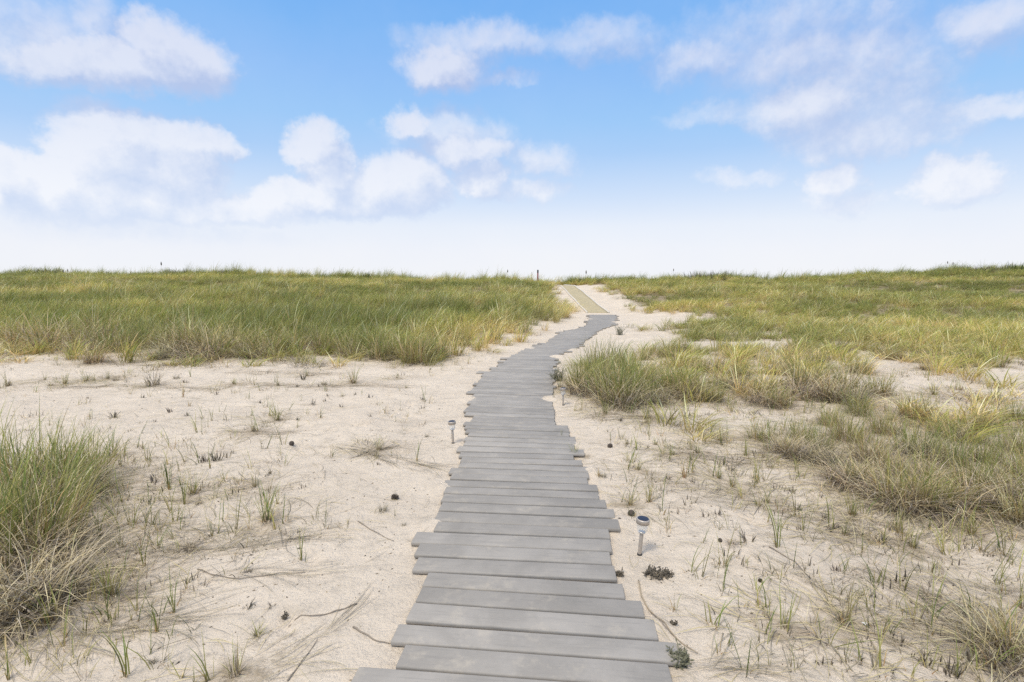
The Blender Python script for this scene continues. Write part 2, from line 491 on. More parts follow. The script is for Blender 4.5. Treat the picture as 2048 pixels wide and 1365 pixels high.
M_SAND, M_PLANK = sand_material(), plank_material()
M_BLADE = blade_material('grass_blade', .25, .4)
M_FIELD = blade_material('field_blade', .7, .34, True)
M_DEAD = blade_material('dead_leaf', .18, .12)

# ------------------------------------------------------------------ ground
def axis(segs):
    out = [segs[0][0]]
    for a, b, st in segs:
        n = max(1, int(round((b - a) / st))); out += list(np.linspace(a, b, n + 1)[1:])
    return np.array(out)
def build_ground():
    xs = axis([(-900, -100, 80), (-100, -50, 5), (-50, -14, .8), (-14, -5, .15), (-5, 5, .045), (5, 14, .15), (14, 50, .8), (50, 100, 5), (100, 900, 80)])
    ys = axis([(-300, -20, 40), (-20, 0, 2), (0, 1.4, .2), (1.4, 7, .04), (7, 14, .1), (14, 46, .3), (46, 80, 2), (80, 160, 10), (160, 1200, 80)])
    X, Y = np.meshgrid(xs, ys)
    Z = H(X, Y)
    nx, ny = len(xs), len(ys)
    i = np.arange(nx - 1)[None, :] + nx * np.arange(ny - 1)[:, None]
    q = np.stack([i, i + 1, i + 1 + nx, i + nx], -1).reshape(-1, 4)
    lit = field_density(X.ravel(), Y.ravel())
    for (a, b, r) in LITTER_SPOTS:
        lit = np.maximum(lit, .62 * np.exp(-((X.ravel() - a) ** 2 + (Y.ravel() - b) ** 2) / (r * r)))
    me = np_mesh('sand_ground', np.stack([X.ravel(), Y.ravel(), Z.ravel()], 1), q, M_SAND, extra={'litter': lit})
    tag(new_obj('sand_ground', me), kind='structure')
LITTER_SPOTS = []

# ------------------------------------------------------------------ boardwalk
# near planks: front-left and front-right corners as measured, in photograph pixels, turned into world points
NEAR = [((694, 1378), (1360, 1432)), ((791.4, 1331.7), (1348, 1376)), ((781, 1282), (1363, 1323)), ((811.4, 1240), (1316.5, 1277.5)), ((831, 1202.4), (1289, 1233.5)),
        ((844.3, 1170.5), (1249.8, 1195)), ((824, 1139.5), (1233.6, 1158.5)), ((828, 1109.5), (1223, 1128)), ((822, 1083.6), (1224, 1101.5)), ((867, 1061), (1219.8, 1077)),
        ((867, 1041.3), (1240.7, 1057.5)), ((877, 1019.5), (1230.5, 1034.9)), ((881, 1002.6), (1213, 1015)), ((886.6, 985.7), (1198, 997.5)), ((885, 972), (1196, 980.9)),
        ((899.5, 957.5), (1175.7, 967.2)), ((896.7, 945.4), (1178, 955)), ((916.4, 933.3), (1176.5, 943.5)), ((920, 922.9), (1164.5, 930)), ((917, 912.4), (1147.5, 918.3)),
        ((912.4, 901.6), (1168.5, 909.5)), ((926, 890.1), (1148, 898.7)), ((927, 881), (1152, 889)), ((935, 871.6), (1150, 880.6)), ((929.3, 864.5), (1138, 872.8)),
        ((928, 856.6), (1138, 864)), ((925.8, 849), (1135, 857.5)), ((940, 842.5), (1110, 850)), ((944.5, 836), (1108, 843)), ((928, 829.7), (1108, 836.8)),
        ((926.4, 823), (1108, 830.5)), ((932, 817), (1108, 824.5)), ((938, 811.8), (1106, 818.6)), ((933, 806.8), (1104, 813)), ((942, 801.7), (1104, 808)), ((944.5, 796.7), (1103, 802.5)), ((944.5, 791.4), (1104, 797.5)),
        ((932, 786), (1104, 792)), ((940, 781.8), (1105, 787.5)), ((944.5, 777.4), (1106, 783))]
TOP = .030
def plank_verts(L, D, T=.025, r=.009, ends=None, n=4):
    """a board with rounded long edges, along +X, front edge at y=0; origin at the middle of the front edge"""
    prof = []
    for (cy, cz, a0) in ((r, T - r, 180), (D - r, T - r, 90), (D - r, r, 0), (r, r, -90)):
        for i in range(n + 1):
            a = R(a0 - 90 * i / n); prof.append((cy + r * math.cos(a), cz + r * math.sin(a)))
    m = len(prof); vs, fs = [], []
    for x, s in ((-L / 2, .0), (-L / 2 + .003, 1), (L / 2 - .003, 1), (L / 2, .0)):
        for (y, z) in prof:
            k_ = 1 if s else .975
            vs.append((x, D / 2 + (y - D / 2) * k_, T / 2 + (z - T / 2) * (1 if s else .82)))
    for j in range(3):
        for i in range(m):
            fs.append((j * m + i, (j + 1) * m + i, (j + 1) * m + (i + 1) % m, j * m + (i + 1) % m))
    fs.append(tuple(range(m))); fs.append(tuple(reversed(range(3 * m, 4 * m))))
    return vs, fs

def build_boardwalk():
    rnd = random.Random(4)
    root = new_obj('boardwalk', None)
    root.location = (0, 2.0, 0)
    tag(root, 'winding grey composite plank walkway laid on the sand between the grasses', 'boardwalk')
    specs = []
    for (a, b) in NEAR:
        l, r = plane_pt(*a, TOP), plane_pt(*b, TOP); specs.append((l, r))
    # the walk goes on: boards stepped along the path with uneven ends
    ang = math.atan2((specs[-1][1] - specs[-1][0])[1], (specs[-1][1] - specs[-1][0])[0])
    y = (specs[-1][0][1] + specs[-1][1][1]) / 2 + .1455
    while y < 23.4:
        big = rnd.random() < .14
        xl = float(walk_l(y)) - rnd.uniform(-.03, .05) - (.13 if big else 0)
        xr = float(walk_r(y)) + rnd.uniform(-.05, .05) + (.10 if rnd.random() < .12 else 0)
        a_ = ang * max(0, 1 - (y - 8) / 9) + rnd.uniform(-.006, .006)
        mid = (xl + xr) / 2
        specs.append((np.array([xl, y + (xl - mid) * math.tan(a_), TOP]), np.array([xr, y + (xr - mid) * math.tan(a_), TOP])))
        y += .1455 + rnd.uniform(-.002, .002)
    far = MB()
    for i, (l, r) in enumerate(specs):
        d = r - l; L = float(np.hypot(d[0], d[1])); a = math.atan2(d[1], d[0])
        mid = (l + r) / 2
        nxt = specs[i + 1] if i + 1 < len(specs) else None
        D = .138
        if nxt is not None:   # keep clear of the next board: at both ends of the overlap
            nl, nr = nxt
            for x in (max(l[0], nl[0]), min(r[0], nr[0])):
                y0 = l[1] + (x - l[0]) * d[1] / d[0]; y1 = nl[1] + (x - nl[0]) * (nr[1] - nl[1]) / (nr[0] - nl[0])
                D = min(D, (y1 - y0) - .010)
        D = max(D, .10)
        vs, fs = plank_verts(L, D)
        zt = rnd.uniform(-.003, .003); rx = rnd.uniform(-.012, .012); ry = rnd.uniform(-.003, .003)
        if i < 100:
            me = bpy.data.meshes.new('plank'); me.from_pydata(vs, [], fs); me.update()
            me.polygons.foreach_set('use_smooth', [True] * (len(me.polygons) - 2) + [False] * 2)
            me.materials.append(M_PLANK)
            o = new_obj('plank', me, root, (mid[0], mid[1] - 2.0, TOP - .025 + zt), (rx, ry, a))
        else:
            ca, sa = math.cos(a), math.sin(a)
            far.add([(mid[0] + x * ca - y_ * sa, mid[1] - 2.0 + x * sa + y_ * ca, TOP - .025 + zt + z) for x, y_, z in vs], fs)
    o = new_obj('plank', far.mesh('plank', M_PLANK, False), root)
    o['kind'] = 'stuff'

# ------------------------------------------------------------------ beach mat
def build_mat():
    m, t, k, out = material('mat_weave')
    geo = k.n('ShaderNodeNewGeometry').outputs['Position']
    w1 = k.n('ShaderNodeTexWave', bands_direction='Y'); k.put(w1.inputs['Vector'], geo); w1.inputs['Scale'].default_value = 14; w1.inputs['Distortion'].default_value = .4
    n1 = k.noise(geo, 2.2, 5, .6)
    c = k.mix(k.step(n1, .3, .7), (.45, .38, .235), (.51, .435, .285))
    c = k.mix(k.m('MULTIPLY', w1.outputs['Fac'], .22), c, (.33, .27, .155))
    principled(k, out, c, .9, .1, normal=bump(k, w1.outputs['Fac'], .5, .01))
    cord = flat('mat_edge', (.62, .57, .49), .9, .1)
    root = new_obj('beach_access_mat', None, loc=(4.0, 25.2, 0))
    tag(root, 'tan woven beach access mat climbing the gap through the dunes', 'beach mat')
    ys = np.linspace(25.2, 41.2, 60)
    xl = 3.49 + .015 * np.sin(ys * 1.3) - .62 * sm(ys, 38.2, 41.8); xr = xl + 1.0 + .02 * np.sin(ys * .8)
    cols = 7; vs, fs = [], []
    for y, a, b in zip(ys, xl, xr):
        for j in range(cols):
            x = a + (b - a) * j / (cols - 1); vs.append((x - 4.0, y - 25.2, float(H(x, y)) + .022))
    for i in range(len(ys) - 1):
        for j in range(cols - 1):
            q = i * cols + j; fs.append((q, q + 1, q + 1 + cols, q + cols))
    mb = MB(); mb.add(vs, fs)
    o = new_obj('mat_sheet', mb.mesh('mat_sheet', m), root)
    s = o.modifiers.new('thick', 'SOLIDIFY'); s.thickness = .018; s.offset = -1
    for edge in (xl, xr):
        e = MB(); e.tube([(x - 4.0, y - 25.2, float(H(x, y)) + .03) for x, y in zip(edge, ys)], .045, 8)
        new_obj('edge_cord', e.mesh('edge_cord', cord), root)

# ------------------------------------------------------------------ solar path lights
def build_lights():
    steel, t, k, out = material('brushed_steel')
    geo = k.n('ShaderNodeTexCoord').outputs['Object']
    n = k.noise(k.v('MULTIPLY', geo, (60, 60, 400)), 1.0, 3, .6)
    principled(k, out, k.mix(n, (.44, .38, .32), (.56, .50, .43)), .5, .4, .55)
    lens, t, k, out = material('clear_lens')
    b = principled(k, out, (.93, .93, .90), .08, .5, 0.0)
    b.inputs['Transmission Weight'].default_value = .45; b.inputs['IOR'].default_value = 1.12; b.inputs['Alpha'].default_value = .26
    cell, t, k, out = material('solar_cell')
    geo = k.n('ShaderNodeTexCoord').outputs['Object']
    br = k.n('ShaderNodeTexBrick'); k.put(br.inputs['Vector'], geo)
    br.inputs['Scale'].default_value = 60; br.inputs['Color1'].default_value = (.02, .026, .045, 1); br.inputs['Color2'].default_value = (.024, .03, .05, 1); br.inputs['Mortar'].default_value = (.05, .07, .11, 1); br.inputs['Mortar Size'].default_value = .02; br.offset = 0
    principled(k, out, br.outputs['Color'], .4, .15)
    black = flat('light_base', (.03, .03, .03), .5)
    silver = flat('lens_collar', (.6, .58, .55), .3, .5, .8)

    def light(loc, tilt, label):
        r = new_obj('solar_path_light', None, loc=loc, rot=tilt)
        tag(r, label, 'solar light', 'solar path lights along the boardwalk')
        q = MB(); q.lathe([(.0085, -.06), (.0105, 0), (.0105, .128), (.0095, .131)], 20); new_obj('stake', q.mesh('stake', steel), r)
        q = MB(); q.lathe([(.0135, .0), (.0135, .008)], 16); new_obj('stake_foot', q.mesh('stake_foot', black), r)
        q = MB(); q.lathe([(.013, .128), (.020, .133), (.020, .138), (.012, .140)], 20); new_obj('lens_collar', q.mesh('lens_collar', silver), r)
        q = MB(); q.lathe([(.024, .138), (.029, .150), (.030, .186)], 28, cap=False)
        q.lathe([(.0275, .186), (.0265, .150), (.0215, .140)], 28, cap=False); new_obj('lens', q.mesh('lens', lens), r)
        q = MB(); q.lathe([(.031, .184), (.036, .186), (.036, .208), (.0345, .212), (.031, .2125)], 32); cap = new_obj('cap', q.mesh('cap', steel), r)
        q = MB(); q.lathe([(.030, .2122), (.030, .2140), (.028, .2145)], 32); new_obj('solar_panel', q.mesh('solar_panel', cell), cap)
        return r
    x, y, z = at(1279, 1110); light((x, y, z), (R(2), R(3.5), 0), 'near solar path light with blue panel top, right of the boardwalk')
    x, y, z = at(906, 887); light((x, y, z), (R(1), R(-2.5), .4), 'solar path light standing on bare sand left of the boardwalk')
    x, y, z = at(1126.5, 811); light((x, y, z), (R(-1), R(-1), .8), 'farther solar path light half hidden before tall grass right of the boardwalk')

# ------------------------------------------------------------------ ridge marker post
def build_post():
    red = flat('red_paint', (.20, .035, .03), .6); dark = flat('post_cap', (.05, .045, .05), .6)
    x, y = 2.09, 44.0; z = float(H(x, y)); top = 2.38 - z
    r = new_obj('marker_post', None, loc=(x, y, z))
    tag(r, 'dark red marker post standing on the dune crest left of the path gap', 'post')
    q = MB(); q.lathe([(.055, -.1), (.055, top - .24)], 14); new_obj('post_shaft', q.mesh('post_shaft', red), r)
    q = MB(); q.lathe([(.06, top - .24), (.062, top - .02), (.05, top)], 14); new_obj('post_cap', q.mesh('post_cap', dark), r)
    grey = flat('weathered_stake', (.36, .33, .31), .8)
    x, y = 1.60, 44.2; z = float(H(x, y)); q = MB(); q.tube([(0, 0, -.1), (.01, 0, .4), (.0, 0, 2.2 - z)], [.022, .02, .018], 8)
    tag(new_obj('wooden_stake', q.mesh('wooden_stake', grey), loc=(x, y, z)), 'thin pale stake on the dune crest just left of the red post', 'stake')

# ------------------------------------------------------------------ grass blades
C_GREEN = [((.34, .29, .10), (.27, .30, .075)), ((.40, .33, .12), (.335, .335, .09)), ((.25, .25, .08), (.185, .25, .06)), ((.46, .36, .16), (.43, .38, .14))]
C_STRAW = [((.44, .33, .17), (.58, .47, .26)), ((.38, .28, .15), (.54, .44, .25)), ((.48, .36, .20), (.62, .52, .32))]
C_RED = [((.44, .23, .10), (.52, .39, .17)), ((.40, .20, .085), (.45, .34, .14))]
C_DEAD = [((.30, .24, .17), (.43, .36, .265)), ((.22, .175, .125), (.37, .30, .215)), ((.40, .32, .21), (.52, .43, .30)), ((.15, .118, .083), (.25, .20, .145))]
C_DARK = [((.105, .082, .062), (.17, .135, .10)), ((.14, .11, .082), (.23, .19, .145)), ((.085, .068, .053), (.12, .10, .075))]

def blades(rng, n, L, spread, tilt, droop, width, wind=(0, 0), cols=C_GREEN, seg=4, az=None, azsd=.9, zmin=.004):
    r = spread * np.sqrt(rng.random(n)); ph = rng.random(n) * 2 * np.pi
    if az is None: a = ph + rng.normal(0, azsd, n)
    else: a = az + rng.normal(0, azsd, n)
    ln = rng.uniform(L[0], L[1], n) * (1 - .15 * rng.random(n))
    t0 = np.abs(rng.normal(tilt[0], tilt[1], n)); dr = rng.uniform(droop[0], droop[1], n)
    tw = rng.normal(0, .8, n)
    side = np.stack([-np.sin(a + tw), np.cos(a + tw), np.zeros(n)], 1)
    w = width * rng.uniform(.7, 1.25, n)
    pos = np.stack([r * np.cos(ph), r * np.sin(ph), np.full(n, -.012)], 1)
    V = np.zeros((n, seg + 1, 2, 3)); Cc = np.zeros((n, seg + 1, 2, 3))
    pick = rng.integers(0, len(cols), n)
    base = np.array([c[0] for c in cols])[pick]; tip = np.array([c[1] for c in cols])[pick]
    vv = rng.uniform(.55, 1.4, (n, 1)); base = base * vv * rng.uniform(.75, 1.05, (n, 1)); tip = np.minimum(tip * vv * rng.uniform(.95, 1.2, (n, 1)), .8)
    for j in range(seg + 1):
        s = j / seg
        hw = .5 * w * (1 - .92 * s ** 2.2) * (.75 + .25 * min(1, s * 4))
        V[:, j, 0] = pos - side * hw[:, None]; V[:, j, 1] = pos + side * hw[:, None]
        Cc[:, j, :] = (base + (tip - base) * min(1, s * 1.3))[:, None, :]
        an = t0 + dr * (s + .5 / seg) ** 1.4
        d = np.stack([np.sin(an) * np.cos(a) + wind[0] * s, np.sin(an) * np.sin(a) + wind[1] * s, np.cos(an)], 1)
        d /= np.linalg.norm(d, axis=1)[:, None]
        pos = pos + d * (ln / seg)[:, None]
        pos[:, 2] = np.maximum(pos[:, 2], zmin + rng.random(n) * .012)
    i = (np.arange(n) * (seg + 1) * 2)[:, None] + 2 * np.arange(seg)[None, :]
    q = np.stack([i, i + 1, i + 3, i + 2], -1).reshape(-1, 4)
    return V.reshape(-1, 3), q, Cc.reshape(-1, 3)
def merge(parts):
    vs, qs, cs, o = [], [], [], 0
    for v, q, c in parts:
        vs.append(v); qs.append(q + o); cs.append(c); o += len(v)
    return np.concatenate(vs), np.concatenate(qs), np.concatenate(cs)

WIND = (.38, .05)
_mix = lambda *a: sum((list(x) for x in a), [])

# --- continuous dune grass: scattered tufts, one object for each side of the path
def field_protos():
    col = bpy.data.collections.new('field_tufts')
    br = lambda cs, f=1.22: [tuple(tuple(min(.75, v * f * g) for v, g in zip(c, (1.04, 1.0, .85))) for c in q) for q in cs]
    C_GREEN, C_STRAW = br(globals()['C_GREEN']), br(globals()['C_STRAW'])
    rng = np.random.default_rng(3)
    for i in range(12):
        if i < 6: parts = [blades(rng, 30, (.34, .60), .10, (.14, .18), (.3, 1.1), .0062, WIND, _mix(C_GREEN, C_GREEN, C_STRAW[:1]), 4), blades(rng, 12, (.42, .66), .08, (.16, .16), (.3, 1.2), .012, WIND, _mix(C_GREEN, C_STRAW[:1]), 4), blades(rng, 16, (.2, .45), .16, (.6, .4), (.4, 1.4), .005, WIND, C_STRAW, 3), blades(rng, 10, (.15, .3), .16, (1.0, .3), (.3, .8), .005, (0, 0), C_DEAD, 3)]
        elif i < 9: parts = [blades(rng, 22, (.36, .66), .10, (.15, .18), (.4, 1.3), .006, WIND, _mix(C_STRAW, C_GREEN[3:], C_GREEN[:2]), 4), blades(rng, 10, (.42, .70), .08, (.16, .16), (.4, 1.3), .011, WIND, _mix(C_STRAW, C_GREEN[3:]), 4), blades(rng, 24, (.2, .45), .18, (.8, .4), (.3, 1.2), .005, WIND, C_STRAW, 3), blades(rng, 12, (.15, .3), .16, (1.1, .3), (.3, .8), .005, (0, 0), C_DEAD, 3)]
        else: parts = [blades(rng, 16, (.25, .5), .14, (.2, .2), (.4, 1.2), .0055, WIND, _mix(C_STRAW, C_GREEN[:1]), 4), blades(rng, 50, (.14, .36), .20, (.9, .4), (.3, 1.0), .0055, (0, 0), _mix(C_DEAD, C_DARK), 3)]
        v, q, c = merge(parts)
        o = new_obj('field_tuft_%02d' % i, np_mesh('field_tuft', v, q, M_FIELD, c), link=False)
        col.objects.link(o)
    return col

def scatter_tree(col):
    ng = bpy.data.node_groups.new('scatter_tufts', 'GeometryNodeTree')
    ng.interface.new_socket('Geometry', in_out='INPUT', socket_type='NodeSocketGeometry')
    ng.interface.new_socket('Geometry', in_out='OUTPUT', socket_type='NodeSocketGeometry')
    N = ng.nodes.new; Lk = ng.links.new
    gi, go = N('NodeGroupInput'), N('NodeGroupOutput')
    ci = N('GeometryNodeCollectionInfo'); ci.inputs[0].default_value = col; ci.inputs[1].default_value = True; ci.inputs[2].default_value = True
    ip = N('GeometryNodeInstanceOnPoints'); ip.inputs['Pick Instance'].default_value = True
    def na(name, dt):
        n = N('GeometryNodeInputNamedAttribute'); n.data_type = dt; n.inputs[0].default_value = name
        return n.outputs[0]
    Lk(gi.outputs[0], ip.inputs['Points']); Lk(ci.outputs[0], ip.inputs['Instance'])
    Lk(na('idx', 'INT'), ip.inputs['Instance Index']); Lk(na('rot', 'FLOAT_VECTOR'), ip.inputs['Rotation']); Lk(na('scl', 'FLOAT_VECTOR'), ip.inputs['Scale'])
    Lk(ip.outputs[0], go.inputs[0])
    return ng

BANKS = [([(-300, 690), (0, 690), (300, 697), (600, 698), (760, 705), (860, 712), (985, 680), (1100, 652), (1120, 660), (1000, 702), (900, 745), (760, 742), (600, 738), (400, 742), (200, 742), (-300, 735)], 5, 1.0),
         ([(1135, 792), (1165, 742), (1250, 705), (1400, 690), (1560, 690), (1740, 700), (1790, 740), (1770, 800), (1660, 815), (1540, 812), (1420, 806), (1290, 806)], 10, 1.1),
         ([(1500, 885), (1580, 868), (1680, 838), (1780, 812), (1900, 820), (2060, 830), (2120, 1060), (2010, 1060), (1900, 1040), (1790, 1022), (1700, 985), (1600, 950), (1520, 920)], 13, 1.2),
         ([(1240, 655), (1420, 650), (1600, 660), (1850, 668), (2100, 665), (2100, 800), (1900, 780), (1780, 735), (1560, 690), (1400, 688)], 14, 1.2),
         ([(1400, 815), (1560, 822), (1700, 815), (1780, 790), (1800, 760), (2120, 770), (2120, 850), (1900, 830), (1700, 850), (1500, 895), (1420, 880)], 9, 1.3),
         ([(1290, 860), (1420, 850), (1530, 880), (1560, 930), (1720, 985), (1900, 1040), (2120, 1060), (2120, 1120), (1850, 1100), (1600, 1020), (1400, 960)], 7, 1.3),
         ([(1560, 1010), (2120, 1100), (2120, 1330), (1950, 1260), (1750, 1140)], 2.2, 1.2),
         ([(1300, 640), (1700, 645), (2100, 640), (2100, 690), (1800, 690), (1500, 665)], 12, .8)]
def build_fields():
    col = field_protos(); ng = scatter_tree(col)
    rng = np.random.default_rng(8)
    def cand(y0, y1, dens, half):
        area = (half(y0) + half(y1)) * (y1 - y0); n = int(area * dens)
        y = rng.uniform(y0, y1, n); x = rng.uniform(-1, 1, n) * half(y)
        return x, y
    half = lambda y: 1.12 * y + 2
    X, Y = [], []
    for (a, b, d) in ((9, 14, 26), (14, 20, 21), (20, 28, 16), (28, 37, 12), (37, 41, 13), (41, 45.5, 20), (45.5, 52, 5)):
        x, y = cand(a, b, d, half); X.append(x); Y.append(y)
    x, y = np.concatenate(X), np.concatenate(Y)
    keep = rng.random(len(x)) < field_density(x, y) * np.clip(.72 + 1.5 * fbm(x * .8, y * .8, 200, 2), .22, 1)
    nf = len(x)
    # broken thatchy ground cover of the banks right of the walk
    bx_, by_ = [], []
    for pts, dens, soft in BANKS:
        pg = wpoly(pts); xs = [q[0] for q in pg]; ys = [q[1] for q in pg]
        n = int((max(xs) - min(xs)) * (max(ys) - min(ys)) * dens)
        ax, ay = rng.uniform(min(xs), max(xs), n), rng.uniform(min(ys), max(ys), n)
        sd_ = poly_sd(ax, ay, pg) + soft * fbm(ax * .9, ay * .9, 230, 3)
        ok = (rng.random(n) < sm(sd_, -.1, .35 + soft * .5)) & (np.abs(ax - xc(ay)) > .85)
        bx_.append(ax[ok]); by_.append(ay[ok])
    bx_, by_ = np.concatenate(bx_), np.concatenate(by_)
    x = np.concatenate([x, bx_]); y = np.concatenate([y, by_]); keep = np.concatenate([keep, np.ones(len(bx_), bool)])
    bank = np.concatenate([np.zeros(nf, bool), np.ones(len(bx_), bool)])
    # keep the mat, the planks and the sand slope beside them clear
    keep &= ~((y > 22) & (y < 41) & (x > 3.2 + .25 * fbm(y * .8, y * 0, 3, 2)) & (x < 4.85 + .3 * fbm(y * .7, y * 0 + 4, 9, 2)))
    x, y, bank = x[keep], y[keep], bank[keep]
    for side, name, lab in ((-1, 'dune_grass', 'dense'), (1, 'dune_grass', 'dense')):
        sel = (x < xc(y)) if side < 0 else (x >= xc(y))
        px, py, bk = x[sel], y[sel], bank[sel]; n = len(px); pz = H(px, py)
        patch = fbm(px * .28, py * .34, 40, 4); fine = fbm(px * 1.1, py * 1.1, 60, 2)
        u = rng.random(n)
        # straw at the seaward-facing front edge, greener up the dune, brown patches
        front = np.exp(-np.maximum(poly_sd(px, py, LEFT_FIELD if side < 0 else RIGHT_FIELD), 0) / (1.1 if side < 0 else .8))
        idx = rng.integers(0, 6, n)
        idx = np.where(u < np.clip(.10 + (.75 if side < 0 else .25) * front + .5 * (patch + (.1 if side < 0 else -.02)), .06, .8), rng.integers(6, 9, n), idx)
        idx = np.where(rng.random(n) < np.clip(-.02 + 2.0 * (fine - .04) + (.15 if side > 0 else .10), .02, .65), rng.integers(9, 12, n), idx)
        idx = np.where((py > 40) & (idx >= 9), rng.integers(0, 6, n), idx)
        far_ = sm(py, 30, 38) * (rng.random(n) < .75) > .5
        idx = np.where(far_ & (idx >= 6) & (idx < 9), rng.integers(0, 6, n), idx)
        hgt = rng.uniform(.55, 1.3, n) * (1 + .5 * patch) * (1.08 if side < 0 else .72) * np.where(py > 40.5, .95, 1)
        hgt = hgt * np.where((side > 0) & (py > 40), 1.25, 1.0) * (1 - .3 * sm(py, 20, 34) * (1 - sm(py, 39, 43)) * (side < 0))
        hgt = np.where(py > 40.5, hgt * (.5 + 1.35 * rng.random(n) ** 4 + .9 * np.maximum(0, fbm(px * .9, py * .9, 300, 2))), hgt)
        tall = (rng.random(n) < .045) & (py < 40) & (py > 9.5) & ~bk; hgt = np.where(tall, hgt * 1.45, hgt); idx = np.where(tall, rng.integers(6, 9, n), idx)
        hgt = np.where(bk, (.28 + .75 * rng.random(n) ** 1.6) * np.where(py < 6, .8, 1.0), hgt)
        idx = np.where(bk, np.where(rng.random(n) < .28, rng.integers(9, 12, n), np.where(rng.random(n) < .42, rng.integers(6, 9, n), rng.integers(0, 6, n))), idx)
        wid = rng.uniform(.9, 1.5, n) * np.where(py > 25, 1.35, 1.05)
        me = bpy.data.meshes.new(name); me.vertices.add(n)
        me.vertices.foreach_set('co', np.stack([px, py, pz], 1).astype(np.float32).ravel())
        a = me.attributes.new('idx', 'INT', 'POINT'); a.data.foreach_set('value', idx.astype(np.int32))
        a = me.attributes.new('rot', 'FLOAT_VECTOR', 'POINT'); a.data.foreach_set('vector', np.stack([rng.normal(0, .06, n), rng.normal(.05, .07, n), rng.normal(0, .5, n)], 1).astype(np.float32).ravel())
        a = me.attributes.new('scl', 'FLOAT_VECTOR', 'POINT'); a.data.foreach_set('vector', np.stack([wid, wid, hgt], 1).astype(np.float32).ravel())
        a = me.attributes.new('tone', 'FLOAT', 'POINT'); a.data.foreach_set('value', np.clip(.52 + 1.25 * fbm(px * .22, py * .3, 90, 3) + rng.normal(0, .24, n) + (.12 if side > 0 else 0) + .14 * sm(py, 28, 40) - (.45 if side < 0 else .15) * front, 0, 1).astype(np.float32))
        me.update()
        o = new_obj(name, me)
        md = o.modifiers.new('scatter', 'NODES'); md.node_group = ng
        tag(o, kind='stuff')

